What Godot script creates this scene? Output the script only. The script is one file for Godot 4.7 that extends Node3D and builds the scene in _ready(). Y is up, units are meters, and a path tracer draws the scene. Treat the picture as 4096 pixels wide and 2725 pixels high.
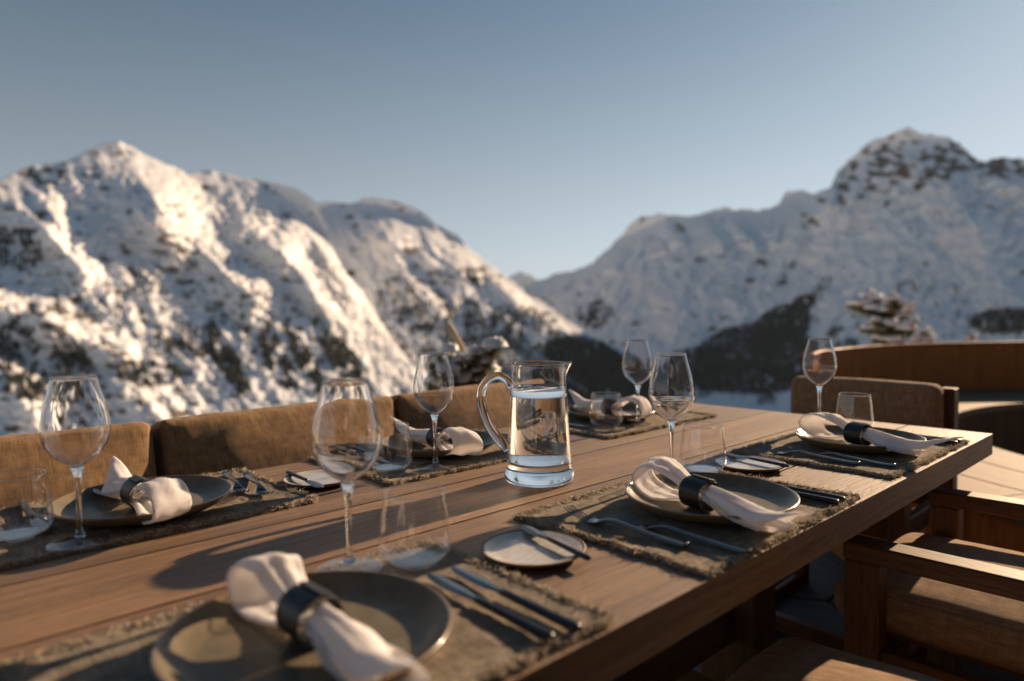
extends Node3D
# A laid table on a mountain terrace in low winter sun. World axes follow the table: +x runs along it towards the head chair,
# -z across it towards the bench. Units are metres, the floor of the terrace is y = 0 and the table top y = 0.75.

const TOP := 0.75
const LAID := 0.7572        # upper side of the placemats
const EYE := Vector3(0, 1.075, 0)
const FOCAL_PX := 2744.0    # focal length in pixels of the 4096 x 2725 photograph
var axes: Basis
var rng := RandomNumberGenerator.new()
var m := {}                 # materials by name
var taken := {}

# ------------------------------------------------------------------ naming
func numbered(called: String) -> String:
	if not taken.has(called):
		taken[called] = 0
		return called
	taken[called] += 1
	return "%s_%03d" % [called, taken[called]]

func tag(o: Node, label: String, category: String, group := "", kind := "") -> Node:
	if label: o.set_meta("label", label)
	if category: o.set_meta("category", category)
	if group: o.set_meta("group", group)
	if kind: o.set_meta("kind", kind)
	return o

func thing(called: String, label: String, category: String, at := Vector3.ZERO, turn := 0.0, group := "") -> Node3D:
	var o := Node3D.new()
	o.name = numbered(called)
	add_child(o)
	o.position = at
	o.rotation.y = turn
	tag(o, label, category, group)
	return o

func part(parent: Node, called: String, mesh: Mesh, material: Material, at := Vector3.ZERO) -> MeshInstance3D:
	var o := MeshInstance3D.new()
	o.name = called if parent != self else numbered(called)
	o.mesh = mesh
	o.material_override = material
	parent.add_child(o, true)
	o.position = at
	return o

func setting_piece(called: String, mesh: Mesh, material: Material) -> MeshInstance3D:
	var o := part(self, called, mesh, material)
	o.set_meta("kind", "structure")
	return o

func copy_of(o: Node3D, label: String, at: Vector3, turn: float) -> Node3D:
	var c: Node3D = o.duplicate()
	var base := String(o.name)
	c.name = numbered(base)
	add_child(c)
	c.position = at
	c.rotation = Vector3(0, turn, 0)
	c.set_meta("label", label)
	return c

# ------------------------------------------------------------------ mesh building
func build(P: PackedVector3Array, I: PackedInt32Array, UV = null, solid := true, C = null) -> ArrayMesh:
	if solid:
		var volume := 0.0
		for k in range(0, I.size(), 3):
			volume += P[I[k]].dot(P[I[k + 1]].cross(P[I[k + 2]]))
		if volume > 0.0:
			for k in range(0, I.size(), 3):
				var t := I[k + 1]
				I[k + 1] = I[k + 2]
				I[k + 2] = t
	var N := PackedVector3Array()
	N.resize(P.size())
	for k in range(0, I.size(), 3):
		var a := I[k]
		var b := I[k + 1]
		var c := I[k + 2]
		var n := (P[c] - P[a]).cross(P[b] - P[a])
		N[a] += n
		N[b] += n
		N[c] += n
	for k in N.size():
		N[k] = N[k].normalized() if N[k].length_squared() > 1e-30 else Vector3.UP
	var arr := []
	arr.resize(Mesh.ARRAY_MAX)
	arr[Mesh.ARRAY_VERTEX] = P
	arr[Mesh.ARRAY_NORMAL] = N
	if UV != null: arr[Mesh.ARRAY_TEX_UV] = UV
	if C != null: arr[Mesh.ARRAY_COLOR] = C
	arr[Mesh.ARRAY_INDEX] = I
	var out := ArrayMesh.new()
	out.add_surface_from_arrays(Mesh.PRIMITIVE_TRIANGLES, arr)
	return out

func faceted(P: PackedVector3Array, I: PackedInt32Array, UV = null, solid := true) -> ArrayMesh:
	var Q := PackedVector3Array()
	var V := PackedVector2Array()
	var J := PackedInt32Array()
	for k in I.size():
		Q.append(P[I[k]])
		J.append(k)
		if UV != null: V.append(UV[I[k]])
	return build(Q, J, V if UV != null else null, solid)

func quads(I: PackedInt32Array, nu: int, nv: int, wrap_u := false, wrap_v := false, from := 0) -> void:
	var eu := nu if wrap_u else nu - 1
	var ev := nv if wrap_v else nv - 1
	for i in eu:
		var i2 := (i + 1) % nu
		for j in ev:
			var j2 := (j + 1) % nv
			var a := from + i * nv + j
			var b := from + i2 * nv + j
			var c := from + i2 * nv + j2
			var d := from + i * nv + j2
			I.append_array([a, b, c, a, c, d])

func smooth_curve(pts: Array, per: int) -> Array:
	var out := []
	for k in pts.size() - 1:
		var p0 = pts[maxi(k - 1, 0)]
		var p1 = pts[k]
		var p2 = pts[k + 1]
		var p3 = pts[mini(k + 2, pts.size() - 1)]
		for s in per:
			var t := float(s) / per
			out.append(0.5 * (2.0 * p1 + (p2 - p0) * t + (2.0 * p0 - 5.0 * p1 + 4.0 * p2 - p3) * t * t + (3.0 * p1 - p0 - 3.0 * p2 + p3) * t * t * t))
	out.append(pts[-1])
	return out

# profile: closed outline as (radius, height); wobble gives hand-made edges
func lathe(profile: Array, sides: int, wobble := 0.0, seed_ := 0, closed := false) -> ArrayMesh:
	var P := PackedVector3Array()
	var UV := PackedVector2Array()
	var I := PackedInt32Array()
	var n := profile.size()
	for i in sides:
		var a := TAU * i / sides
		var w := 1.0 + wobble * (sin(a * 2 + seed_) + 0.6 * sin(a * 3 + seed_ * 2.3) + 0.5 * sin(a * 5 + seed_ * 1.7))
		for q in profile:
			P.append(Vector3(cos(a) * q.x * w, q.y, sin(a) * q.x * w))
			UV.append(Vector2(cos(a) * q.x, sin(a) * q.x))
	quads(I, sides, n, true, closed)
	return build(P, I, UV)

# a tube along a path; widths and heights are half sizes of its oval section, round its own up
func sweep(path: Array, wide: Array, high: Array, sides := 8, square := 0.0, up := Vector3.UP) -> ArrayMesh:
	var P := PackedVector3Array()
	var UV := PackedVector2Array()
	var I := PackedInt32Array()
	var n := path.size()
	var run := 0.0
	for i in n:
		var t: Vector3 = (path[mini(i + 1, n - 1)] - path[maxi(i - 1, 0)]).normalized()
		var side := t.cross(up).normalized()
		var nrm := side.cross(t)
		if i > 0: run += (path[i] - path[i - 1]).length()
		for k in sides:
			var a := TAU * (k + 0.5) / sides
			var c := cos(a)
			var s := sin(a)
			if square > 0.0:
				var q := pow(pow(absf(c), 2 + square) + pow(absf(s), 2 + square), -1.0 / (2 + square))
				c *= q
				s *= q
			P.append(path[i] + side * c * wide[i] + nrm * s * high[i])
			UV.append(Vector2(run, a * wide[i]))
	quads(I, n, sides, false, true)
	var first := P.size()
	P.append(path[0])
	UV.append(Vector2.ZERO)
	P.append(path[n - 1])
	UV.append(Vector2(run, 0))
	for k in sides:
		var k2 := (k + 1) % sides
		I.append_array([first, k, k2, first + 1, (n - 1) * sides + k2, (n - 1) * sides + k])
	return build(P, I, UV)

# a box with chamfered edges, grain running along one axis
func timber(size: Vector3, chamfer := 0.003, along := 0, shift := Vector2.ZERO) -> ArrayMesh:
	var h := size / 2.0
	var e := minf(chamfer, minf(h.x, minf(h.y, h.z)) * 0.45)
	var P := PackedVector3Array()
	var I := PackedInt32Array()
	for ax in 3:
		for sg in [-1.0, 1.0]:
			var b := (ax + 1) % 3
			var c := (ax + 2) % 3
			var s := P.size()
			for q in [[-1, -1], [1, -1], [1, 1], [-1, 1]]:
				var v := Vector3()
				v[ax] = sg * h[ax]
				v[b] = q[0] * (h[b] - e)
				v[c] = q[1] * (h[c] - e)
				P.append(v)
			if sg > 0: I.append_array([s, s + 1, s + 2, s, s + 2, s + 3])
			else: I.append_array([s, s + 2, s + 1, s, s + 3, s + 2])
	# chamfers: convex hull edges joined by position
	for ax in 3:
		var b := (ax + 1) % 3
		var c := (ax + 2) % 3
		for q in [[-1, -1], [1, -1], [1, 1], [-1, 1]]:
			var s := P.size()
			for k in 4:
				var v := Vector3()
				v[ax] = (h[ax] - e) * (-1.0 if k < 2 else 1.0)
				var first := k == 0 or k == 3
				v[b] = q[0] * (h[b] if first else h[b] - e)
				v[c] = q[1] * (h[c] - e if first else h[c])
				P.append(v)
			var mid := (P[s] + P[s + 2]) / 2.0
			var out := Vector3.ZERO
			out[b] = mid[b]
			out[c] = mid[c]
			if (P[s + 1] - P[s]).cross(P[s + 2] - P[s]).dot(out) > 0: I.append_array([s, s + 1, s + 2, s, s + 2, s + 3])
			else: I.append_array([s, s + 2, s + 1, s, s + 3, s + 2])
	for x in [-1, 1]:
		for y in [-1, 1]:
			for z in [-1, 1]:
				var s := P.size()
				P.append(Vector3(x * h.x, y * (h.y - e), z * (h.z - e)))
				P.append(Vector3(x * (h.x - e), y * h.y, z * (h.z - e)))
				P.append(Vector3(x * (h.x - e), y * (h.y - e), z * h.z))
				if x * y * z > 0: I.append_array([s, s + 1, s + 2])
				else: I.append_array([s, s + 2, s + 1])
	var UV := PackedVector2Array()
	for p in P:
		UV.append(Vector2(p[along], p[(along + 1) % 3] + p[(along + 2) % 3]) + shift)
	return faceted(P, I, UV, true)

# a sheet given as rows of points, made into a thin solid
func cloth(rows: Array, thick: float) -> ArrayMesh:
	var nu := rows.size()
	var nv: int = rows[0].size()
	var P := PackedVector3Array()
	var UV := PackedVector2Array()
	var I := PackedInt32Array()
	for side in [1.0, -1.0]:
		for i in nu:
			for j in nv:
				var du: Vector3 = rows[mini(i + 1, nu - 1)][j] - rows[maxi(i - 1, 0)][j]
				var dv: Vector3 = rows[i][mini(j + 1, nv - 1)] - rows[i][maxi(j - 1, 0)]
				P.append(rows[i][j] + du.cross(dv).normalized() * side * thick * 0.5)
				UV.append(Vector2(i, j) * 0.004)
	quads(I, nu, nv)
	var half := nu * nv
	var J := PackedInt32Array()
	quads(J, nu, nv, false, false, half)
	for k in range(0, J.size(), 3):
		I.append_array([J[k], J[k + 2], J[k + 1]])
	var edge := PackedInt32Array()
	for i in nu: edge.append(i * nv)
	for j in range(1, nv): edge.append((nu - 1) * nv + j)
	for i in range(nu - 2, -1, -1): edge.append(i * nv + nv - 1)
	for j in range(nv - 2, 0, -1): edge.append(j)
	for k in edge.size():
		var a := edge[k]
		var b := edge[(k + 1) % edge.size()]
		I.append_array([a, b + half, b, a, a + half, b + half])
	return build(P, I, UV)

# an upholstered block: rounded box that bulges, with soft wrinkles; origin at its middle
func upholstery(size: Vector3, round_: float, bulge: Vector3, wrinkle: float, seed_: int, n := 28) -> ArrayMesh:
	var noise := FastNoiseLite.new()
	noise.seed = seed_
	noise.frequency = 4.0
	var h := size / 2.0
	var P := PackedVector3Array()
	var UV := PackedVector2Array()
	var I := PackedInt32Array()
	for ax in 3:
		for sg in [-1.0, 1.0]:
			var b := (ax + 1) % 3
			var c := (ax + 2) % 3
			var from := P.size()
			for i in n + 1:
				for j in n + 1:
					var fu := 2.0 * i / n - 1.0
					var fv := 2.0 * j / n - 1.0
					fu = sign(fu) * (1.0 - pow(1.0 - absf(fu), 1.5)) if absf(fu) < 1.0 else fu
					fv = sign(fv) * (1.0 - pow(1.0 - absf(fv), 1.5)) if absf(fv) < 1.0 else fv
					var v := Vector3()
					v[ax] = sg * h[ax]
					v[b] = fu * h[b]
					v[c] = fv * h[c]
					var inner := v.clamp(-h + Vector3.ONE * round_, h - Vector3.ONE * round_)
					var d := v - inner
					var q := inner + d.normalized() * round_ if d.length_squared() > 1e-12 else v
					var away := (v - inner).normalized() if d.length_squared() > 1e-12 else Vector3.ZERO
					var uu := q / h
					for k in 3:
						q[k] += bulge[k] * signf(uu[k]) * absf(uu[k]) * (1.0 - pow(absf(uu[(k + 1) % 3]), 2.2)) * (1.0 - pow(absf(uu[(k + 2) % 3]), 2.2))
					q += away * wrinkle * (noise.get_noise_3dv(q * Vector3(1.0, 0.6, 1.0)) + 0.25 * noise.get_noise_3dv(q * 3.0))
					P.append(q)
					UV.append(Vector2(q[b], q[c]) if ax != 1 else Vector2(q[c], q[b]))
			var J := PackedInt32Array()
			quads(J, n + 1, n + 1, false, false, from)
			if sg < 0:
				for k in range(0, J.size(), 3):
					var t := J[k + 1]
					J[k + 1] = J[k + 2]
					J[k + 2] = t
			I.append_array(J)
	# weld seams so that the light runs smoothly over the edges
	var seen := {}
	var to := PackedInt32Array()
	var Q := PackedVector3Array()
	var V := PackedVector2Array()
	for k in P.size():
		var key := Vector3i((P[k] * 20000.0).round())
		if not seen.has(key):
			seen[key] = Q.size()
			Q.append(P[k])
			V.append(UV[k])
		to.append(seen[key])
	for k in I.size(): I[k] = to[I[k]]
	return build(Q, I, V)

func merged(list: Array) -> ArrayMesh:
	var st := SurfaceTool.new()
	for e in list: st.append_from(e[0], 0, e[1])
	return st.commit()

# ------------------------------------------------------------------ textures and materials
func picture(w: int, h: int, f: Callable) -> ImageTexture:
	var bytes := PackedByteArray()
	bytes.resize(w * h * 3)
	for y in h:
		for x in w:
			var c: Color = f.call(x, y)
			var k := (y * w + x) * 3
			bytes[k] = clampi(int(c.r * 255.0), 0, 255)
			bytes[k + 1] = clampi(int(c.g * 255.0), 0, 255)
			bytes[k + 2] = clampi(int(c.b * 255.0), 0, 255)
	return ImageTexture.create_from_image(Image.create_from_data(w, h, false, Image.FORMAT_RGB8, bytes))

func lin(r: float, g: float, b: float) -> Color:
	return Color(r, g, b).linear_to_srgb()

func plain(called: String, c: Color, rough: float, metal := 0.0) -> StandardMaterial3D:
	var s := StandardMaterial3D.new()
	s.resource_name = called
	s.albedo_color = c
	s.roughness = rough
	s.metallic = metal
	m[called] = s
	return s

func noise_of(seed_: int, freq: float, oct := 3) -> FastNoiseLite:
	var n := FastNoiseLite.new()
	n.seed = seed_
	n.frequency = freq
	n.noise_type = FastNoiseLite.TYPE_SIMPLEX_SMOOTH
	n.fractal_type = FastNoiseLite.FRACTAL_FBM
	n.fractal_octaves = oct
	return n

func wood(called: String, light: Color, dark: Color, rough: float, seed_: int, relief := 0.05, long_ := 2.4, across := 0.5) -> void:
	var n1 := noise_of(seed_, 1.0, 4)
	var n2 := noise_of(seed_ + 7, 1.0, 2)
	var w := 640
	var h := 320
	var pores := PackedFloat32Array()
	pores.resize(w * h)
	var tex := picture(w, h, func(x, y):
		var u: float = x * long_ / w
		var v: float = y * across / h
		var bend := 0.012 * n2.get_noise_2d(u * 1.3, v * 2.0)
		var streak := n1.get_noise_2d(u * 2.2, (v + bend) * 85.0)
		var fine := n1.get_noise_2d(u * 9.0 + 31.0, (v + bend) * 420.0)
		var broad := n2.get_noise_2d(u * 0.9, v * 9.0 + 5.0)
		var t := clampf(0.5 + 0.55 * streak + 0.4 * broad, 0.0, 1.0)
		var pore := clampf((-fine - 0.22) * 4.0, 0.0, 1.0)
		pores[y * w + x] = clampf(0.75 + 0.35 * streak - 0.7 * pore, 0.0, 1.0)
		return light.lerp(dark, t) * (1.0 - 0.28 * pore))
	var rel := picture(w, h, func(x, y):
		var g := pores[y * w + x]
		return Color(g, g, g))
	var s := plain(called, Color.WHITE, rough)
	s.albedo_texture = tex
	s.uv1_scale = Vector3(1.0 / long_, 1.0 / across, 1)
	s.heightmap_enabled = true
	s.heightmap_texture = rel
	s.heightmap_scale = relief

func linen(called: String, light: Color, dark: Color, per_metre: float, relief: float, seed_: int) -> void:
	# 64 threads each way; slubs make some threads lighter and thicker
	var w := 480
	var n1 := noise_of(seed_, 0.02, 3)
	var r := RandomNumberGenerator.new()
	r.seed = seed_
	var count := 60
	var warp := []
	var weft := []
	for k in count:
		warp.append(r.randf_range(-0.5, 0.5))
		weft.append(r.randf_range(-0.5, 0.5))
	var relief_of := PackedFloat32Array()
	relief_of.resize(w * w)
	var tex := picture(w, w, func(x, y):
		var fx: float = x * float(count) / w
		var fy: float = y * float(count) / w
		var a := int(fx)
		var b := int(fy)
		var over := (a + b) % 2 == 0
		var ax := sin(PI * (fx - a))
		var ay := sin(PI * (fy - b))
		var height := (0.55 + 0.45 * ay) * ax if over else (0.55 + 0.45 * ax) * ay
		var slub: float = (warp[a] * (0.6 + 1.6 * n1.get_noise_2d(a * 40.0, y * 0.35))) if over else (weft[b] * (0.6 + 1.6 * n1.get_noise_2d(x * 0.35, b * 40.0 + 900.0)))
		var blotch := n1.get_noise_2d(x * 0.3, y * 0.3) + 1.1 * n1.get_noise_2d(x * 5.0, y * 0.22 + 400.0)
		relief_of[y * w + x] = height
		return dark.lerp(light, clampf(0.5 + 0.6 * slub + 0.42 * blotch, 0.0, 1.0)))
	var rel := picture(w, w, func(x, y):
		var g := relief_of[y * w + x]
		return Color(g, g, g))
	var s := plain(called, Color.WHITE, 0.95)
	s.albedo_texture = tex
	s.uv1_scale = Vector3.ONE * (per_metre / count)
	s.heightmap_enabled = true
	s.heightmap_texture = rel
	s.heightmap_scale = relief
	s.rim_enabled = true
	s.rim = 0.2
	s.rim_tint = 0.7

func materials() -> void:
	wood("table_wood", lin(0.35, 0.21, 0.106), lin(0.14, 0.077, 0.036), 0.60, 3, 0.06)
	m.table_wood.metallic_specular = 0.66
	wood("chair_wood", lin(0.17, 0.088, 0.040), lin(0.085, 0.041, 0.018), 0.55, 19, 0.05)
	wood("booth_wood", lin(0.44, 0.17, 0.044), lin(0.28, 0.10, 0.024), 0.5, 41, 0.05)
	m.booth_wood.metallic_specular = 0.22
	m.chair_wood.metallic_specular = 0.3
	wood("deck_wood", lin(0.23, 0.132, 0.062), lin(0.135, 0.074, 0.034), 0.75, 57, 0.07)
	linen("cushion_linen", lin(0.47, 0.29, 0.145), lin(0.20, 0.112, 0.053), 600.0, 0.05, 5)
	linen("seat_fabric", lin(0.46, 0.285, 0.15), lin(0.19, 0.108, 0.053), 600.0, 0.06, 9)
	linen("mat_weave", lin(0.46, 0.38, 0.285), lin(0.14, 0.113, 0.084), 420.0, 0.16, 13)
	m.mat_weave.rim_enabled = false
	var napkin := plain("napkin_cotton", lin(0.87, 0.86, 0.89), 0.9)
	napkin.backlight_enabled = true
	napkin.backlight = lin(0.84, 0.80, 0.76)
	napkin.rim_enabled = true
	napkin.rim = 0.3
	napkin.normal_enabled = true
	var nw := noise_of(77, 0.06, 3)
	var nap := picture(256, 256, func(x, y):
		var g := 0.5 + 0.25 * sin(x * 1.6) * sin(y * 1.6) + 0.25 * nw.get_noise_2d(x, y)
		return Color(g, g, g))
	var bumps := nap.get_image()
	bumps.bump_map_to_normal_map(3.0)
	napkin.normal_texture = ImageTexture.create_from_image(bumps)
	napkin.normal_scale = 0.6
	napkin.uv1_triplanar = true
	napkin.uv1_scale = Vector3.ONE * 9.0
	var yarn := plain("mat_yarn", lin(0.46, 0.38, 0.285), 0.95)
	yarn.backlight_enabled = true
	yarn.backlight = lin(0.2, 0.18, 0.14)
	var leather := plain("ring_leather", lin(0.012, 0.012, 0.014), 0.38)
	leather.metallic_specular = 0.5
	var glaze := plain("plate_glaze", lin(0.085, 0.078, 0.066), 0.4)
	glaze.metallic_specular = 0.28
	var speck := noise_of(23, 0.05, 4)
	glaze.albedo_color = Color.WHITE
	glaze.albedo_texture = picture(256, 256, func(x, y):
		var t := clampf(0.5 + 0.7 * speck.get_noise_2d(x * 0.5, y * 0.5), 0.0, 1.0)
		var dot := 1.0 if speck.get_noise_2d(x * 4.0 + 900.0, y * 4.0) > 0.52 else 0.0
		return lin(0.135, 0.112, 0.075).lerp(lin(0.20, 0.166, 0.11), t).lerp(lin(0.03, 0.02, 0.012), dot * 0.6))
	glaze.uv1_scale = Vector3.ONE * 4.0
	glaze.clearcoat_enabled = true
	glaze.clearcoat = 0.15
	glaze.clearcoat_roughness = 0.12
	var edge := plain("plate_rim_glaze", lin(0.19, 0.12, 0.052), 0.3)
	edge.clearcoat_enabled = true
	edge.clearcoat = 0.7
	edge.clearcoat_roughness = 0.1
	var pearl := plain("pearl_glaze", Color.WHITE, 0.22)
	pearl.albedo_texture = picture(256, 256, func(x, y):
		var t := clampf(0.5 + 0.8 * speck.get_noise_2d(x * 0.25, y * 1.6), 0.0, 1.0)
		return lin(0.5, 0.455, 0.40).lerp(lin(0.64, 0.60, 0.55), t))
	pearl.uv1_scale = Vector3.ONE * 6.0
	pearl.clearcoat_enabled = true
	pearl.clearcoat = 0.6
	pearl.clearcoat_roughness = 0.08
	plain("clay", lin(0.17, 0.105, 0.06), 0.6)
	var steel := plain("steel", lin(0.20, 0.195, 0.19), 0.22, 1.0)
	steel.metallic_specular = 0.6
	plain("dark_handle", lin(0.05, 0.05, 0.052), 0.28, 0.85)
	# thin blown glass: light passes straight through
	var thin := plain("thin_glass", Color(1, 1, 1, 0.0), 0.01)
	thin.transparency = BaseMaterial3D.TRANSPARENCY_ALPHA
	thin.metallic_specular = 0.5
	# thick glass and water: light is bent
	var thick := plain("thick_glass", Color(1, 1, 1, 0.0), 0.0)
	thick.transparency = BaseMaterial3D.TRANSPARENCY_ALPHA
	thick.refraction_enabled = true
	thick.refraction_scale = 0.05
	var water := plain("clear_water", Color(1, 1, 1, 0.0), 0.0)
	water.transparency = BaseMaterial3D.TRANSPARENCY_ALPHA
	water.refraction_enabled = true
	water.refraction_scale = 0.034
	var etched := plain("etched_glass", Color(0.95, 0.93, 0.9, 0.92), 0.7)
	etched.transparency = BaseMaterial3D.TRANSPARENCY_ALPHA
	etched.backlight_enabled = true
	etched.backlight = Color.WHITE
	var tile := plain("stone_tile", Color.WHITE, 0.7)
	var st := noise_of(61, 0.02, 5)
	tile.albedo_texture = picture(256, 256, func(x, y):
		var t := clampf(0.5 + 0.8 * st.get_noise_2d(x, y * 2.0), 0.0, 1.0)
		return lin(0.05, 0.05, 0.05).lerp(lin(0.10, 0.098, 0.095), t))
	tile.uv1_triplanar = true
	tile.uv1_scale = Vector3.ONE * 0.8
	plain("joint_mortar", lin(0.035, 0.033, 0.03), 0.9)
	var terrain := plain("snow_and_rock", Color.WHITE, 0.75)
	terrain.vertex_color_use_as_albedo = true
	var snow := plain("snow", lin(0.86, 0.86, 0.87), 0.7)
	snow.subsurf_scatter_enabled = false
	var needles := plain("pine_needles", lin(0.07, 0.072, 0.03), 0.7)
	needles.backlight_enabled = true
	needles.backlight = lin(0.10, 0.10, 0.03)
	plain("conifer_green", lin(0.022, 0.027, 0.02), 0.9)
	plain("bark", lin(0.17, 0.10, 0.055), 0.9)
	plain("bare_wood", lin(0.42, 0.30, 0.185), 0.8)

# ------------------------------------------------------------------ camera, sky, sun
func sun_direction() -> Vector3:
	# seen from the table the sun stands 19.5 degrees high, 2.3 degrees bench-wards of the table's long axis
	var up := deg_to_rad(19.5)
	var round_ := deg_to_rad(2.3)
	return Vector3(cos(round_) * cos(up), sin(up), -sin(round_) * cos(up))

# clear winter sky: pale at the horizon, deeper blue above, a milky brightening round the sun
func sky_picture() -> ImageTexture:
	var w := 512
	var h := 256
	var s := sun_direction()
	var im := Image.create(w, h, false, Image.FORMAT_RGBF)
	var deep := Color(0.016, 0.090, 0.190)
	var pale := Color(0.75, 0.86, 0.93)
	for y in h:
		var v := PI * (y + 0.5) / h
		var up := cos(v)
		for x in w:
			var u := TAU * ((x + 0.5) / w - 0.5)
			var d := Vector3(-sin(u) * sin(v), up, cos(u) * sin(v))
			var c := Color(0.36, 0.38, 0.41)
			if up > 0.0:
				var near := d.dot(s)
				var phase := (1.0 + near * near) / 1.5      # air scatters least at right angles to the sun
				c = deep.lerp(pale, pow(1.0 - up, 3.4)) * lerpf(1.0, phase, 0.9)
				var off := rad_to_deg(acos(clampf(near, -1, 1)))
				var g := 0.32 * exp(-off / 14.0)
				c += Color(1.0, 0.95, 0.86) * g
			im.set_pixel(x, y, c * 0.55)
	return ImageTexture.create_from_image(im)

func camera_and_light() -> void:
	axes = Basis(Vector3(0.73187062, -0.01310468, 0.68131759), Vector3.ZERO, Vector3(-0.68033332, 0.04299919, 0.73164038))
	axes.y = axes.z.cross(axes.x)
	axes = axes.orthonormalized()
	var lens := CameraAttributesPhysical.new()
	lens.frustum_focal_length = 24.167     # 52.8 degrees high on a 24 mm frame
	lens.frustum_focus_distance = 1.29
	lens.frustum_near = 0.05
	lens.frustum_far = 60000.0
	lens.exposure_aperture = 2.0
	var cam := Camera3D.new()
	cam.name = "camera"
	add_child(cam)
	cam.attributes = lens
	cam.fov = 52.8
	cam.near = 0.05
	cam.far = 60000.0
	cam.transform = Transform3D(axes, EYE)
	cam.current = true

	var sky_look := PanoramaSkyMaterial.new()
	sky_look.panorama = sky_picture()
	sky_look.filter = true
	var sky := Sky.new()
	sky.sky_material = sky_look
	var e := Environment.new()
	e.background_mode = Environment.BG_SKY
	e.sky = sky
	e.tonemap_mode = Environment.TONE_MAPPER_LINEAR
	e.tonemap_exposure = 1.75
	e.fog_enabled = true
	e.fog_density = 0.000016
	e.fog_light_color = Color(0.80, 0.86, 0.92)
	e.sdfgi_enabled = true
	e.ssao_enabled = true
	e.ssil_enabled = true
	var w := WorldEnvironment.new()
	w.name = "environment"
	w.environment = e
	add_child(w)

	var sun := DirectionalLight3D.new()
	sun.name = "sun"
	sun.light_energy = 1.6
	sun.light_color = Color(1.0, 0.86, 0.70)
	sun.light_angular_distance = 0.53
	sun.shadow_enabled = true
	add_child(sun)
	sun.look_at_from_position(sun_direction() * 10.0, Vector3.ZERO)

func ray(px: float, py: float) -> Vector3:
	return (axes * Vector3((px - 2048.0) / FOCAL_PX, (1362.5 - py) / FOCAL_PX, -1.0)).normalized()

# ------------------------------------------------------------------ mountains
# Each massif is a relief seen from the terrace: its skyline is given as directions, its distance runs from the foot to the crest.
func along_line(line: Array, x: float) -> float:
	if x <= line[0].x: return line[0].y
	for k in line.size() - 1:
		if x <= line[k + 1].x:
			return lerpf(line[k].y, line[k + 1].y, (x - line[k].x) / (line[k + 1].x - line[k].x))
	return line[-1].y

func from_table(d: Dictionary, table_: PackedFloat32Array, px: float) -> float:
	var f := clampf((px - d.from) / 10.0, 0.0, table_.size() - 1.001)
	var k := int(f)
	return lerpf(table_[k], table_[k + 1], f - k)

# the general lie of the slope follows a softened skyline, so that no kink of the crest runs down the face
func soften(d: Dictionary) -> void:
	for key in [["crest", "soft"], ["far", "range_"]]:
		var out := PackedFloat32Array()
		for k in int((d.to - d.from) / 10.0) + 2:
			var sum := 0.0
			for q in range(-10, 11): sum += along_line(d[key[0]], d.from + k * 10.0 + q * 22.0)
			out.append(sum / 21.0)
		d[key[1]] = out

func crest_of(d: Dictionary, px: float) -> float:
	var y := along_line(d.crest, px)
	return y + d.jag * (d.n2.get_noise_2d(px * 2.2, 7.0) + 0.5 * d.n2.get_noise_2d(px * 7.0, 90.0))

func relief(d: Dictionary, px: float, py: float) -> Vector2:   # (distance, bareness)
	var cy := from_table(d, d.soft, px)
	var t := clampf((py - cy) / (d.foot - cy), 0.0, 1.0)
	var far := from_table(d, d.range_, px)
	var r: float = d.near * pow(far / d.near, pow(1.0 - t, d.bend))
	var turn: float = d.turn
	var u := px * cos(turn) + py * sin(turn)
	var v := -px * sin(turn) + py * cos(turn)
	var warp: float = 22.0 * d.n2.get_noise_2d(u * 0.8, v * 0.8)
	var ribs: float = 1.0 - absf(d.n1.get_noise_2d(u * 0.34, v + warp)) * 2.2
	var small: float = d.n2.get_noise_2d(px * 3.1 + 300.0, py * 3.1)
	var fine: float = d.n2.get_noise_2d(px * 9.0, py * 9.0 + 800.0)
	var out: float = d.ribs * ribs + d.small * small + d.small * 0.45 * fine
	if d.has("ledges"): out += d.ledges * d.n2.get_noise_2d(px * 1.6 + 500.0, py * 7.0 + 0.5 * px)
	for s in d.spurs:                   # ridges: the ground stands out towards the viewer along them
		var a := Vector2(s[0], s[1])
		var b := Vector2(s[2], s[3])
		var p := Vector2(px, py)
		var k := clampf((p - a).dot(b - a) / (b - a).length_squared(), 0.0, 1.0)
		var gap := p.distance_to(a.lerp(b, k))
		if gap < s[4]: out += s[5] * (1.0 - gap / s[4])
	if d.has("terraces"):               # rows of avalanche fences under the snow
		var z: Array = d.terraces
		var inside := clampf(1.4 - absf((px - z[0]) / z[2]), 0, 1) * clampf(1.4 - absf((py - z[1]) / z[3]), 0, 1)
		out += 0.007 * inside * absf(fmod(py * 0.995 + px * 0.05, 21.0) - 10.5) / 10.5
	var fade := clampf(t * 9.0, 0.25, 1.0)
	var bare: float = d.n3.get_noise_2d(px * 0.75, py * 2.0) + 0.45 * small - 0.35 * ribs + d.bare
	if d.has("low"): bare += d.low * smoothstep(0.35, 0.6, t)      # broken rock and scrub on the lower face
	if d.has("rocky"):
		for z in d.rocky:
			var e := Vector2((px - z[0]) / z[2], (py - z[1]) / z[3]).length()
			bare += z[4] * clampf(1.3 - e, 0.0, 1.0)
	return Vector2(r * (1.0 - out * fade), bare)

func point_on(d: Dictionary, px: float, py: float) -> Vector3:
	return EYE + ray(px, py) * relief(d, px, py).x

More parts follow.
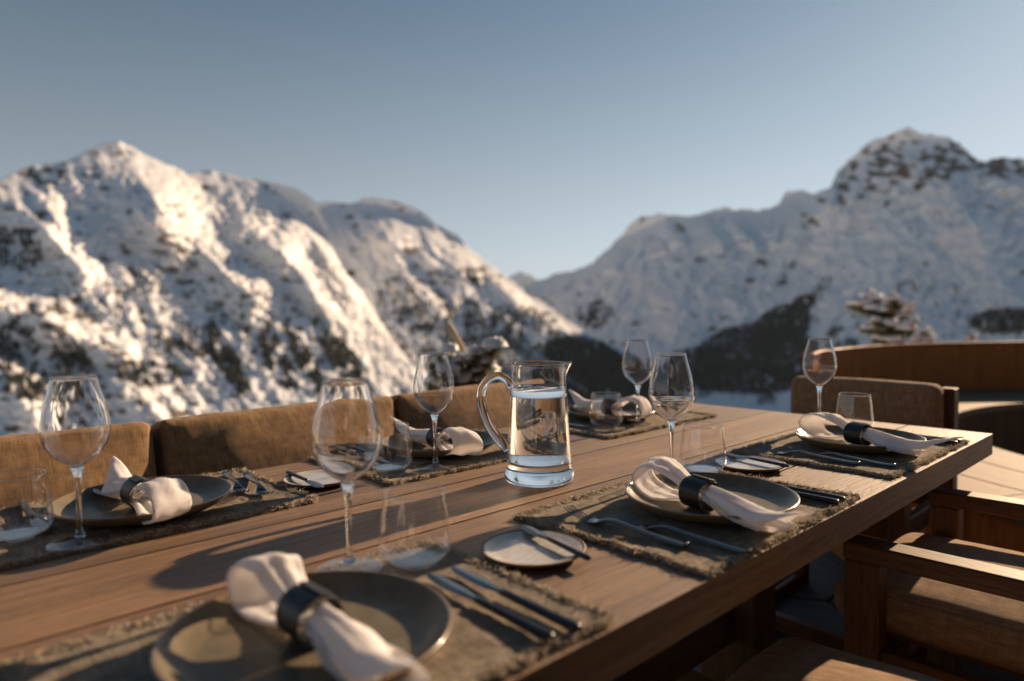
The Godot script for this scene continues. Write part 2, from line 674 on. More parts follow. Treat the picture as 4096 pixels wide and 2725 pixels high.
func massif(called: String, d: Dictionary) -> void:
	soften(d)
	var nx: int = d.cols
	var ny: int = d.rows
	var P := PackedVector3Array()
	var C := PackedColorArray()
	var I := PackedInt32Array()
	var white := Color(0.79, 0.79, 0.80)
	for i in nx:
		var px := lerpf(d.from, d.to, float(i) / (nx - 1))
		var cy := crest_of(d, px)
		var top := relief(d, px, cy).x
		P.append(EYE + ray(px, cy + 420.0) * top * 1.7)     # the far side falls away behind the crest
		C.append(white)
		P.append(EYE + ray(px, cy + 90.0) * top * 1.2)
		C.append(white)
		for j in ny:
			var t := float(j) / (ny - 1)
			var py := lerpf(cy, d.foot, t)
			var q := relief(d, px, py)
			P.append(EYE + ray(px, py) * q.x)
			var b := smoothstep(0.30, 0.44, q.y)
			var tone: float = 0.8 + 0.6 * d.n2.get_noise_2d(px * 12.0, py * 12.0)
			C.append(white.lerp(Color(0.115, 0.092, 0.075) * tone, b))
	quads(I, nx, ny + 2)
	var mesh := build(P, I, null, false, C)
	setting_piece(called, mesh, m.snow_and_rock)

func mountains() -> void:
	var left := {
		"crest": [Vector2(-900, 900), Vector2(-400, 800), Vector2(0, 725), Vector2(80, 681), Vector2(183, 653), Vector2(263, 653), Vector2(335, 609), Vector2(398, 585), Vector2(470, 566), Vector2(510, 581), Vector2(598, 629), Vector2(693, 669), Vector2(753, 699), Vector2(845, 681), Vector2(956, 709), Vector2(1060, 725), Vector2(1156, 749), Vector2(1227, 781), Vector2(1267, 813), Vector2(1300, 900), Vector2(1330, 1000), Vector2(1390, 1105), Vector2(1470, 1185), Vector2(1515, 1275), Vector2(1600, 1400), Vector2(1700, 1520), Vector2(1800, 1640), Vector2(1960, 1800)],
		"far": [Vector2(-900, 1950), Vector2(0, 2150), Vector2(470, 2350), Vector2(1000, 2460), Vector2(1270, 2330), Vector2(1500, 1900), Vector2(1960, 1200)],
		"near": 1150.0, "foot": 1900.0, "bend": 1.25, "ledges": 0.0085, "low": 0.17, "turn": 0.85, "jag": 9.0, "ribs": 0.009, "small": 0.006, "bare": 0.06,
		"from": -900.0, "to": 1950.0, "cols": 500, "rows": 240,
		"spurs": [[470, 570, 640, 830, 190, 0.055], [640, 830, 1010, 1200, 120, 0.05], [0, 780, 190, 925, 110, 0.05], [190, 925, 330, 1080, 90, 0.05], [170, 790, 330, 960, 60, 0.03], [975, 930, 1130, 1010, 90, 0.045], [1130, 1010, 1270, 1170, 100, 0.05], [1195, 880, 1320, 1000, 80, 0.04], [1320, 1000, 1400, 1150, 80, 0.04], [845, 690, 1240, 800, 70, 0.03], [-40, 1200, 210, 1330, 110, 0.05], [180, 1280, 480, 1420, 90, 0.045], [560, 850, 700, 1010, 90, 0.035], [500, 1560, 660, 1680, 110, 0.04], [-60, 1480, 110, 1620, 120, 0.045], [1230, 1160, 1330, 1290, 60, 0.03]],
		"terraces": [850, 1060, 420, 230],
		"rocky": [[170, 690, 170, 60, 0.45], [60, 960, 110, 80, 0.45], [380, 640, 60, 60, 0.25], [700, 1000, 240, 160, 0.14], [200, 1250, 200, 160, 0.22]],
		"n1": noise_of(11, 0.0075, 3), "n2": noise_of(12, 0.006, 4), "n3": noise_of(13, 0.012, 4)}
	massif("mountain_sunlit", left)
	var middle := {
		"crest": [Vector2(1000, 900), Vector2(1213, 834), Vector2(1308, 804), Vector2(1409, 812), Vector2(1456, 798), Vector2(1540, 795), Vector2(1611, 813), Vector2(1670, 837), Vector2(1741, 896), Vector2(1825, 938), Vector2(1872, 991), Vector2(1943, 1050), Vector2(2027, 1110), Vector2(2110, 1162), Vector2(2229, 1256), Vector2(2347, 1334), Vector2(2450, 1385), Vector2(2560, 1430), Vector2(2680, 1500), Vector2(2800, 1600), Vector2(2960, 1760)],
		"far": [Vector2(1000, 3300), Vector2(1540, 3300), Vector2(2027, 2700), Vector2(2347, 2300), Vector2(2680, 1900), Vector2(2960, 1600)],
		"near": 1500.0, "foot": 1900.0, "bend": 1.3, "ledges": 0.004, "low": 0.12, "turn": 0.8, "jag": 7.0, "ribs": 0.011, "small": 0.006, "bare": 0.04,
		"from": 1000.0, "to": 2950.0, "cols": 350, "rows": 200,
		"spurs": [[1450, 800, 1560, 960, 130, 0.04], [1560, 960, 1830, 1110, 100, 0.035], [1540, 800, 1740, 920, 70, 0.03], [1740, 920, 2060, 1180, 90, 0.04], [2060, 1180, 2400, 1400, 90, 0.03], [1930, 1250, 2150, 1330, 80, 0.03], [1600, 1110, 1760, 1250, 90, 0.03]],
		"rocky": [[1640, 1000, 50, 30, 0.5], [1740, 1120, 80, 40, 0.4], [1880, 1110, 60, 40, 0.5], [1800, 1220, 130, 60, 0.3]],
		"n1": noise_of(21, 0.0075, 3), "n2": noise_of(22, 0.006, 4), "n3": noise_of(23, 0.012, 4)}
	massif("mountain_beyond", middle)
	var right := {
		"crest": [Vector2(1750, 1250), Vector2(2060, 1150), Vector2(2140, 1118), Vector2(2199, 1104), Vector2(2335, 1075), Vector2(2414, 1010), Vector2(2475, 949), Vector2(2559, 869), Vector2(2628, 857), Vector2(2727, 865), Vector2(2818, 853), Vector2(2910, 827), Vector2(2948, 842), Vector2(3047, 838), Vector2(3115, 819), Vector2(3146, 766), Vector2(3199, 762), Vector2(3252, 773), Vector2(3321, 754), Vector2(3352, 682), Vector2(3405, 629), Vector2(3481, 564), Vector2(3580, 537), Vector2(3633, 510), Vector2(3710, 537), Vector2(3793, 549), Vector2(3847, 579), Vector2(3893, 629), Vector2(3938, 648), Vector2(3999, 629), Vector2(4096, 636), Vector2(4500, 700), Vector2(5200, 900)],
		"far": [Vector2(1750, 5200), Vector2(2335, 5000), Vector2(3150, 4400), Vector2(3633, 4000), Vector2(4400, 3600), Vector2(5200, 3000)],
		"near": 1900.0, "foot": 1900.0, "bend": 0.8, "turn": 2.35, "jag": 13.0, "ribs": 0.013, "small": 0.006, "bare": -0.10,
		"from": 1750.0, "to": 5200.0, "cols": 420, "rows": 200,
		"spurs": [[3640, 520, 3330, 800, 120, 0.03], [3330, 800, 2760, 1250, 150, 0.03], [2560, 880, 2420, 1030, 80, 0.02], [2820, 870, 2900, 1000, 90, 0.02], [3640, 520, 3900, 900, 160, 0.03], [3900, 900, 4100, 1300, 160, 0.03], [3930, 690, 4120, 760, 60, 0.03], [2900, 850, 3000, 960, 50, 0.02], [2640, 880, 2720, 960, 45, 0.018]],
		"rocky": [[3540, 660, 250, 150, 0.66], [3860, 640, 160, 110, 0.66], [4050, 690, 130, 60, 0.6], [3330, 800, 90, 60, 0.4], [3220, 880, 60, 50, 0.6], [2700, 910, 60, 30, 0.5], [2560, 950, 60, 50, 0.3], [3700, 900, 260, 60, 0.12], [2900, 1130, 120, 50, 0.2], [2390, 1260, 60, 60, 0.4], [3930, 800, 60, 90, 0.2]],
		"n1": noise_of(31, 0.008, 3), "n2": noise_of(32, 0.006, 4), "n3": noise_of(33, 0.014, 4)}
	massif("mountain_shaded", right)
	var distant := {
		"crest": [Vector2(1900, 1180), Vector2(2030, 1110), Vector2(2080, 1086), Vector2(2120, 1100), Vector2(2160, 1125), Vector2(2300, 1200)],
		"far": [Vector2(1900, 9000), Vector2(2300, 9000)], "near": 7500.0, "foot": 1300.0, "bend": 1.0, "turn": 0.8, "jag": 4.0, "ribs": 0.01, "small": 0.008, "bare": -0.5,
		"from": 1900.0, "to": 2300.0, "cols": 60, "rows": 40, "spurs": [[2080, 1086, 2120, 1160, 50, 0.02]],
		"n1": noise_of(41, 0.01, 3), "n2": noise_of(42, 0.01, 4), "n3": noise_of(43, 0.014, 4)}
	massif("mountain_distant", distant)

	# the valley floor, one sheet out to the horizon, and the snow slope that falls away below the terrace
	var P := PackedVector3Array()
	var I := PackedInt32Array()
	var lumps := noise_of(71, 0.004, 3)
	for i in 96:
		var a := TAU * i / 96
		for j in 24:
			var r := 4.5 * pow(30000.0 / 4.5, j / 23.0)
			var y := -0.9 - 1.21 * (r - 4.5) if r < 500.0 else -600.0 - (r - 500.0) * 0.004
			y += lumps.get_noise_2d(cos(a) * r, sin(a) * r) * minf(r * 0.03, 12.0)
			P.append(Vector3(1.2 + cos(a) * r, y, -0.6 + sin(a) * r))
	quads(I, 96, 24, true, false)
	setting_piece("snow_ground", build(P, I, null, false), m.snow)

	# woods on the far slopes
	var cone := conifer_shape()
	wood_of(cone, left, [[890, 1420, 34, 130, 0.4, 420], [950, 1500, 40, 90, 0.35, 330], [1060, 1400, 22, 90, 0.3, 160], [1130, 1440, 26, 130, 0.45, 330], [1185, 1400, 24, 100, 0.4, 220], [1250, 1480, 24, 110, 0.4, 240], [1320, 1400, 34, 120, 0.5, 360], [1390, 1440, 40, 100, 0.5, 360], [60, 1000, 110, 90, 0.2, 260], [70, 1420, 90, 130, 0.1, 420], [280, 1440, 70, 110, 0.2, 300], [200, 1560, 180, 60, 0.0, 300], [600, 1500, 130, 50, 0.0, 240], [760, 1370, 140, 70, 0.2, 240], [430, 1180, 250, 90, 0.0, 90], [800, 1130, 300, 120, 0.0, 120], [1050, 1250, 240, 80, 0.2, 200]], 12.0, "dark conifer wood in streaks on the sunlit mountain's lower slopes", 101)
	wood_of(cone, middle, [[1800, 1280, 200, 90, 0.3, 500], [1950, 1300, 160, 90, 0.5, 500], [2100, 1300, 140, 80, 0.6, 500], [1650, 1350, 200, 120, 0.4, 500], [1880, 1120, 160, 40, 0.3, 160], [1600, 1190, 120, 70, 0.4, 220], [2000, 1450, 280, 100, 0.2, 900], [2330, 1430, 150, 80, 0.6, 2200], [2450, 1500, 170, 90, 0.6, 2600], [2250, 1540, 200, 90, 0.2, 1800], [2620, 1570, 150, 80, 0.5, 2200]], 14.0, "dark conifer wood on the slope that falls into the valley", 102)
	wood_of(cone, right, [[3190, 1260, 60, 80, -0.5, 900], [3110, 1330, 120, 110, -0.5, 2600], [2960, 1400, 170, 100, -0.5, 3200], [3150, 1430, 150, 110, 0.3, 3200], [2800, 1480, 190, 90, -0.4, 3200], [3000, 1520, 240, 60, 0.0, 2400], [2600, 1540, 120, 60, 0, 900], [3370, 1380, 60, 70, 0.3, 420], [2390, 1270, 70, 50, -0.3, 400], [2350, 1250, 50, 40, -0.3, 200], [4020, 1290, 140, 50, -0.45, 800], [3280, 1170, 30, 60, -0.6, 120], [3700, 1250, 300, 120, 0.0, 160], [3060, 1600, 40, 25, 0, 60], [2790, 1570, 60, 25, 0, 90]], 15.0, "dark conifer wood on the shaded mountain's lower slopes", 103)

func conifer_shape() -> ArrayMesh:
	var P := PackedVector3Array()
	var I := PackedInt32Array()
	for k in 4:
		var y0 := 0.05 + 0.2 * k
		var r := 0.24 - 0.05 * k
		var tip := P.size()
		P.append(Vector3(0, minf(y0 + 0.42, 1.0), 0))
		for s in 8:
			var a := TAU * s / 8 + k * 0.4
			P.append(Vector3(cos(a) * r * (1.0 if s % 2 == 0 else 0.62), y0 - (0.05 if s % 2 == 0 else 0.0), sin(a) * r * (1.0 if s % 2 == 0 else 0.62)))
		for s in 8: I.append_array([tip, tip + 1 + s, tip + 1 + (s + 1) % 8])
	return build(P, I, null, false)

func wood_of(shape: Mesh, d: Dictionary, places: Array, tall: float, label: String, seed_: int) -> void:
	rng.seed = seed_
	var where := []
	for z in places:
		for k in z[5]:
			var a := rng.randf() * TAU
			var q := sqrt(rng.randf())
			var dy: float = sin(a) * q * z[3]
			var px: float = z[0] + cos(a) * q * z[2] + dy * z[4]
			var py: float = z[1] + dy
			if d.n3.get_noise_2d(px * 1.5 + 70.0, py * 0.9) < (-0.12 if z[5] < 700 else -0.45) or py < crest_of(d, px) + 8.0: continue
			var p := point_on(d, px, py)
			var h := tall * rng.randf_range(0.6, 1.3)
			where.append(Transform3D(Basis(Vector3.UP, rng.randf() * TAU).scaled(Vector3(h * rng.randf_range(0.8, 1.2), h, h)), p - Vector3(0, 0.06 * h, 0)))
	var mm := MultiMesh.new()
	mm.transform_format = MultiMesh.TRANSFORM_3D
	mm.mesh = shape
	mm.instance_count = where.size()
	for k in where.size(): mm.set_instance_transform(k, where[k])
	var o := MultiMeshInstance3D.new()
	o.name = numbered("forest")
	o.multimesh = mm
	o.material_override = m.conifer_green
	add_child(o)
	tag(o, label, "forest", "", "stuff")

# ------------------------------------------------------------------ terrace
func terrace() -> void:
	var slab := setting_piece("terrace_floor", timber(Vector3(9.4, 0.9, 6.6), 0.02, 0), m.joint_mortar)
	slab.position = Vector3(3.1, -0.4645, 0.75)
	# six-sided stone tiles, one corner of the grid at (2.52, -1.03) as in the photograph
	var e := 0.34
	var gap := 0.006
	var variants := []
	for v in 4:
		var P := PackedVector3Array()
		var I := PackedInt32Array()
		for ring in 3:
			for k in 6:
				var a := TAU * k / 6.0
				var r := e - gap if ring < 2 else e - gap - 0.006
				P.append(Vector3(cos(a) * r, [-0.03, -0.004, 0.0][ring], sin(a) * r))
		quads(I, 3, 6, false, true)
		P.append(Vector3(0, 0, 0))
		P.append(Vector3(0, -0.03, 0))
		for k in 6: I.append_array([18, 12 + k, 12 + (k + 1) % 6, 19, (k + 1) % 6, k])
		variants.append(faceted(P, I))
	rng.seed = 5
	var sx := e * 1.5
	var sz := e * sqrt(3.0)
	for i in range(-9, 15):
		for j in range(-6, 8):
			var c := Vector3(2.52 - e + i * sx, 0, -1.03 + j * sz + (sz / 2.0 if posmod(i, 2) else 0.0))
			if c.x < -0.6 or c.x > 7.0 or c.z < -2.1 or c.z > 1.6: continue
			var t := part(slab, "tile", variants[(i * 3 + j * 5 + 90) % 4], m.stone_tile)
			t.position = c - slab.position + Vector3(0, rng.randf_range(-0.0015, 0.0), 0)
			t.rotation = Vector3(rng.randf_range(-0.002, 0.002), TAU / 6.0 * rng.randi_range(0, 5), rng.randf_range(-0.002, 0.002))

func arc_piece(c: Vector3, r0: float, r1: float, y0: float, y1: float, a0: float, a1: float, upright := false) -> ArrayMesh:
	var n := maxi(2, int((a1 - a0) / 0.035))
	var P := PackedVector3Array()
	var UV := PackedVector2Array()
	var I := PackedInt32Array()
	var e := 0.003
	var section := [Vector2(r0, y0), Vector2(r1, y0), Vector2(r1, y1 - e), Vector2(r1 - e, y1), Vector2(r0 + e, y1), Vector2(r0, y1 - e)]
	for i in n + 1:
		var a := lerpf(a0, a1, float(i) / n)
		for k in 6:
			var q: Vector2 = section[k]
			P.append(c + Vector3(cos(a) * q.x, q.y, sin(a) * q.x))
			UV.append(Vector2(q.y + q.x, a * 2.0) if upright else Vector2(a * 2.0, q.x + q.y))
	quads(I, n + 1, 6, false, true)
	for k in range(1, 5):
		I.append_array([0, k, k + 1, n * 6, n * 6 + k + 1, n * 6 + k])
	return faceted(P, I, UV)

func round_booth() -> void:
	var c := Vector3(4.60, 0, 0.367)
	var b := thing("round_booth", "round wooden booth bench with curved back wall beyond the head armchair", "bench", c)
	var o := Vector3.ZERO
	var a0 := deg_to_rad(165)
	var a1 := deg_to_rad(345)
	for ring in [[1.508, 1.752], [1.757, 1.998], [2.003, 2.25]]:
		var k := 0
		while k < 9:
			var s := lerpf(a0, a1, k / 9.0)
			var t := lerpf(a0, a1, (k + 1) / 9.0)
			part(b, "seat_board", arc_piece(o, ring[0], ring[1], 0.41, 0.45, s + 0.0012, t - 0.0012), m.deck_wood)
			k += 1
	part(b, "inner_panel", arc_piece(o, 1.56, 1.585, 0.0, 0.409, a0, a1, true), m.chair_wood)
	var w0 := deg_to_rad(165)
	for k in 12:
		part(b, "outer_panel", arc_piece(o, 2.20, 2.225, 0.0, 0.409, w0 + deg_to_rad(15.0 * k) + 0.001, w0 + deg_to_rad(15.0 * (k + 1)) - 0.001, true), m.booth_wood)
	var v0 := deg_to_rad(256)
	for k in 9:
		part(b, "back_panel", arc_piece(o, 2.205, 2.245, 0.4505, 0.782, v0 + deg_to_rad(10.0 * k) + 0.0006, v0 + deg_to_rad(10.0 * (k + 1)) - 0.0006, true), m.booth_wood)
	part(b, "top_rail", arc_piece(o, 2.195, 2.255, 0.7825, 0.80, v0, v0 + deg_to_rad(90.0)), m.booth_wood)

# unseen timber wall added behind the camera to block sky fill light
func sky_screen() -> void:
	var o := thing("lodge_facade", "tall dark timber wall with overhang, added out of view to block sky light", "light_blocker", Vector3(-1.0, 0, 2.2))
	for k in 28:
		part(o, "screen_board", timber(Vector3(12.0, 0.246, 0.05), 0.004, 0, Vector2(k * 0.4, k * 0.11)), m.chair_wood, Vector3(0, 0.125 + 0.25 * k, 0))
	part(o, "screen_overhang", timber(Vector3(12.6, 0.14, 1.6), 0.01, 0), m.chair_wood, Vector3(0, 7.1, -0.5))
	part(o, "screen_backing", timber(Vector3(12.0, 7.0, 0.2), 0.01, 0), m.chair_wood, Vector3(0, 3.5, 0.13))

# ------------------------------------------------------------------ table
func table() -> void:
	var x0 := -0.80
	var x1 := 2.054
	var z0 := -0.4315
	var z1 := -1.414
	var t := thing("dining_table", "long brown plank dining table laid for lunch", "table", Vector3((x0 + x1) / 2, 0, (z0 + z1) / 2))
	var wide := (z0 - z1) / 5.0
	for k in 5:
		var board: StandardMaterial3D = m.table_wood.duplicate()
		board.albedo_color = [Color(1, 1, 1), Color(0.93, 0.93, 0.94), Color(1, 0.98, 0.95), Color(0.95, 0.93, 0.91), Color(0.97, 0.97, 0.97)][k]
		part(t, "plank", timber(Vector3(x1 - x0, 0.052, wide - 0.005), 0.0002, 0, Vector2(k * 0.73, k * 0.21)), board, Vector3(0, TOP - 0.026, (k - 2) * wide))
	for s in [-1.0, 1.0]:
		var x: float = 1.05 * s
		part(t, "foot_beam", timber(Vector3(0.10, 0.07, 0.74), 0.006, 2), m.chair_wood, Vector3(x, 0.035, 0))
		part(t, "post", timber(Vector3(0.12, 0.545, 0.16), 0.006, 1), m.chair_wood, Vector3(x, 0.3435, 0))
		part(t, "head_beam", timber(Vector3(0.10, 0.08, 0.78), 0.006, 2), m.chair_wood, Vector3(x, 0.657, 0))
		for q in [-1.0, 1.0]:
			var br := part(t, "brace", timber(Vector3(0.06, 0.05, 0.36), 0.004, 2), m.chair_wood, Vector3(x, 0.50, q * 0.21))
			br.rotation.x = -q * 0.80
	part(t, "stretcher", timber(Vector3(1.96, 0.09, 0.06), 0.005, 0), m.chair_wood, Vector3(0, 0.25, 0))

# ------------------------------------------------------------------ chairs and bench
func armchair(label: String, at: Vector3, turn: float) -> Node3D:
	var c := thing("armchair", label, "armchair", at, turn, "armchairs round the table")
	for s in [-1, 1]:
		part(c, "front_leg", timber(Vector3(0.045, 0.612, 0.06), 0.004, 1, Vector2(s, 0)), m.chair_wood, Vector3(s * 0.2475, 0.306, -0.215))
		part(c, "rear_leg", timber(Vector3(0.045, 0.80, 0.055), 0.004, 1, Vector2(s, 0.2)), m.chair_wood, Vector3(s * 0.2475, 0.40, 0.255))
		part(c, "arm", timber(Vector3(0.055, 0.034, 0.4725), 0.004, 2, Vector2(s, 0.4)), m.chair_wood, Vector3(s * 0.2475, 0.6295, -0.0095))
		part(c, "runner", timber(Vector3(0.04, 0.045, 0.41), 0.004, 2), m.chair_wood, Vector3(s * 0.2475, 0.0225, 0.02))
		part(c, "side_rail", timber(Vector3(0.03, 0.06, 0.41), 0.003, 2), m.chair_wood, Vector3(s * 0.2475, 0.425, 0.02))
	part(c, "front_rail", timber(Vector3(0.448, 0.06, 0.03), 0.003, 0), m.chair_wood, Vector3(0, 0.425, -0.215))
	part(c, "rear_rail", timber(Vector3(0.448, 0.06, 0.03), 0.003, 0), m.chair_wood, Vector3(0, 0.425, 0.255))
	part(c, "floor_rail", timber(Vector3(0.448, 0.05, 0.04), 0.003, 0), m.chair_wood, Vector3(0, 0.03, -0.19))
	for k in 5:
		part(c, "slat", timber(Vector3(0.05, 0.014, 0.438), 0.002, 2), m.chair_wood, Vector3(-0.17 + 0.085 * k, 0.463, 0.02))
	part(c, "seat_cushion", upholstery(Vector3(0.442, 0.075, 0.50), 0.028, Vector3(0.004, 0.028, 0.008), 0.004, 3, 22), m.seat_fabric, Vector3(0, 0.5085, -0.04))
	part(c, "back_cushion", upholstery(Vector3(0.49, 0.265, 0.085), 0.026, Vector3(0.004, 0.004, 0.012), 0.003, 6, 22), m.seat_fabric, Vector3(0, 0.683, 0.182))
	part(c, "back_board", timber(Vector3(0.449, 0.20, 0.02), 0.003, 0), m.chair_wood, Vector3(0, 0.68, 0.255))
	return c

func side_chair(at: Vector3, turn: float) -> void:
	var c := thing("side_chair", "armless upholstered chair pulled up to the middle chair-side place", "chair", at, turn)
	for s in [-1, 1]:
		part(c, "front_leg", timber(Vector3(0.045, 0.43, 0.045), 0.004, 1, Vector2(s, 0)), m.chair_wood, Vector3(s * 0.20, 0.215, -0.20))
		part(c, "rear_leg", timber(Vector3(0.045, 0.80, 0.045), 0.004, 1, Vector2(s, 0.2)), m.chair_wood, Vector3(s * 0.20, 0.40, 0.255))
		part(c, "side_rail", timber(Vector3(0.03, 0.05, 0.408), 0.003, 2), m.chair_wood, Vector3(s * 0.20, 0.40, 0.0275))
	part(c, "front_rail", timber(Vector3(0.353, 0.05, 0.03), 0.003, 0), m.chair_wood, Vector3(0, 0.40, -0.20))
	part(c, "seat_board", timber(Vector3(0.44, 0.018, 0.45), 0.003, 2), m.chair_wood, Vector3(0, 0.441, 0.0))
	part(c, "seat_cushion", upholstery(Vector3(0.46, 0.085, 0.50), 0.032, Vector3(0.004, 0.03, 0.008), 0.004, 13, 24), m.seat_fabric, Vector3(0, 0.494, -0.022))
	part(c, "back_cushion", upholstery(Vector3(0.42, 0.25, 0.07), 0.024, Vector3(0.003, 0.003, 0.012), 0.003, 16, 18), m.seat_fabric, Vector3(0, 0.69, 0.195))
	part(c, "back_rail", timber(Vector3(0.353, 0.05, 0.03), 0.003, 0), m.chair_wood, Vector3(0, 0.76, 0.255))

func bench() -> void:
	var b := thing("bench", "long low wooden bench carrying the brown back cushions", "bench", Vector3(0.55, 0, -1.84))
	for k in 4:
		part(b, "seat_board", timber(Vector3(2.6, 0.03, 0.096), 0.003, 0, Vector2(k, 0.1)), m.chair_wood, Vector3(0, 0.405, -0.105 + 0.1 * k))
	part(b, "back_board", timber(Vector3(2.6, 0.26, 0.03), 0.003, 0), m.chair_wood, Vector3(0, 0.55, -0.145))
	for s in [-1.2, 0.0, 1.2]:
		part(b, "leg", timber(Vector3(0.06, 0.389, 0.34), 0.004, 1), m.chair_wood, Vector3(s, 0.1945, 0.02))
	var spots := [[-0.165, "brown linen back cushion on the bench end away from the booth"], [0.505, "brown linen back cushion in the middle of the bench"], [1.17, "brown linen back cushion on the bench end towards the round booth"]]
	for k in 3:
		var c := thing("back_cushion", spots[k][1], "cushion", Vector3(spots[k][0] + 0.307, 0.4205, -1.715), 0.0, "back cushions on the bench")
		c.rotation.x = -0.24
		part(c, "cover", upholstery(Vector3(0.656, 0.402, 0.13), 0.022, Vector3(0.002, 0.005, 0.045), 0.007, 30 + k, 40), m.cushion_linen, Vector3(0, 0.205, 0))
		var line := []
		var w := []
		for q in 41:
			var x := lerpf(-0.31, 0.31, q / 40.0)
			line.append(Vector3(x, 0.4045 + 0.005 * (1.0 - pow(absf(x / 0.31), 2.2)) + 0.0012 * sin(x * 40.0 + k), -0.02))
			w.append(0.0035)
		part(c, "seam", sweep(line, w, w, 6), m.cushion_linen)

# ------------------------------------------------------------------ tableware
func wine_glass(label: String, at: Vector3) -> Node3D:
	var g := thing("wine_glass", label, "wine glass", at, 0.0, "wine glasses on the table")
	var outer := smooth_curve([Vector2(0.0090, 0.1115), Vector2(0.0170, 0.1165), Vector2(0.0290, 0.1265), Vector2(0.0375, 0.1390), Vector2(0.0415, 0.1520), Vector2(0.0424, 0.1640), Vector2(0.0410, 0.1790), Vector2(0.0375, 0.1960), Vector2(0.0325, 0.2140), Vector2(0.0278, 0.2335)], 5)
	var shape := [Vector2(0.0, 0.1095), Vector2(0.004, 0.1098)]
	shape.append_array(outer)
	shape.append(Vector2(0.02745, 0.2341))
	for k in range(outer.size() - 1, -1, -1):
		var q: Vector2 = outer[k]
		shape.append(Vector2(maxf(q.x - 0.0009, 0.002), q.y + (0.0 if k > 18 else 0.0009)))
	shape.append(Vector2(0.0, 0.1122))
	part(g, "bowl", lathe(shape, 64), m.thick_glass)
	part(g, "rim", lathe([Vector2(0.0272, 0.2345), Vector2(0.0266, 0.2351), Vector2(0.0272, 0.2357), Vector2(0.0279, 0.2351)], 64, 0.0, 0, true), m.thick_glass)
	part(g, "stem", lathe(smooth_curve([Vector2(0.0, 0.1090), Vector2(0.0085, 0.1088), Vector2(0.0070, 0.1030), Vector2(0.0050, 0.0950), Vector2(0.0039, 0.0830), Vector2(0.0035, 0.0600), Vector2(0.0036, 0.0350), Vector2(0.0046, 0.0180), Vector2(0.0075, 0.0095), Vector2(0.0, 0.0078)], 4), 24), m.thick_glass)
	part(g, "foot", lathe([Vector2(0.0, 0.0070), Vector2(0.008, 0.0066), Vector2(0.016, 0.0050), Vector2(0.026, 0.0036), Vector2(0.036, 0.0027), Vector2(0.0400, 0.0022), Vector2(0.0408, 0.0014), Vector2(0.0402, 0.0005), Vector2(0.030, 0.0004), Vector2(0.0, 0.0012)], 48), m.thin_glass)
	return g

func tumbler(label: String, at: Vector3) -> Node3D:
	var g := thing("tumbler", label, "water glass", at, 0.0, "water tumblers on the table")
	var outer := smooth_curve([Vector2(0.0300, 0.0060), Vector2(0.0375, 0.0085), Vector2(0.0435, 0.0155), Vector2(0.0455, 0.0240), Vector2(0.0448, 0.0350), Vector2(0.0428, 0.0560), Vector2(0.0388, 0.0905)], 5)
	var shape := [Vector2(0.0, 0.0052)]
	shape.append_array(outer)
	shape.append(Vector2(0.0384, 0.0912))
	for k in range(outer.size() - 1, -1, -1):
		shape.append(outer[k] + Vector2(-0.0011, 0.0 if k > 8 else 0.0008))
	shape.append(Vector2(0.0, 0.0072))
	part(g, "wall", lathe(shape, 64), m.thin_glass)
	part(g, "rim", lathe([Vector2(0.0380, 0.0915), Vector2(0.0373, 0.0921), Vector2(0.0380, 0.0927), Vector2(0.0387, 0.0921)], 64, 0.0, 0, true), m.thick_glass)
	part(g, "base", lathe([Vector2(0.0, 0.0005), Vector2(0.024, 0.0005), Vector2(0.0285, 0.0012), Vector2(0.0310, 0.0036), Vector2(0.0290, 0.0050), Vector2(0.0, 0.0047)], 40), m.thin_glass)
	return g

func dinner_plate(label: String, at: Vector3, turn: float) -> Node3D:
	var p := thing("dinner_plate", label, "plate", at, turn, "dark dinner plates")
	part(p, "well", lathe([Vector2(0.0, 0.0070), Vector2(0.060, 0.0070), Vector2(0.098, 0.0073), Vector2(0.106, 0.0083), Vector2(0.116, 0.0125), Vector2(0.1245, 0.0185), Vector2(0.1290, 0.0228), Vector2(0.1300, 0.0222), Vector2(0.118, 0.0105), Vector2(0.104, 0.0058), Vector2(0.0, 0.0052)], 96), m.plate_glaze)
	part(p, "rim", lathe([Vector2(0.0, 0.0005), Vector2(0.088, 0.0005), Vector2(0.100, 0.0012), Vector2(0.114, 0.0055), Vector2(0.1260, 0.0125), Vector2(0.1320, 0.0185), Vector2(0.1342, 0.0222), Vector2(0.1338, 0.0240), Vector2(0.1320, 0.0244), Vector2(0.1302, 0.0236), Vector2(0.1295, 0.0215), Vector2(0.118, 0.0098), Vector2(0.104, 0.0052), Vector2(0.0, 0.0046)], 96), m.plate_rim_glaze)
	return p

func side_plate(label: String, at: Vector3, turn: float, seed_: int) -> Node3D:
	var p := thing("side_plate", label, "plate", at, turn, "small side plates")
	part(p, "well", lathe([Vector2(0.0, 0.0060), Vector2(0.046, 0.0062), Vector2(0.056, 0.0075), Vector2(0.0655, 0.0108), Vector2(0.0668, 0.0100), Vector2(0.050, 0.0050), Vector2(0.0, 0.0048)], 64, 0.008, seed_), m.pearl_glaze)
	part(p, "body", lathe([Vector2(0.0, 0.0005), Vector2(0.044, 0.0005), Vector2(0.058, 0.0030), Vector2(0.0695, 0.0085), Vector2(0.0702, 0.0110), Vector2(0.0685, 0.0117), Vector2(0.0672, 0.0106), Vector2(0.051, 0.0044), Vector2(0.0, 0.0040)], 64, 0.008, seed_), m.clay)
	return p

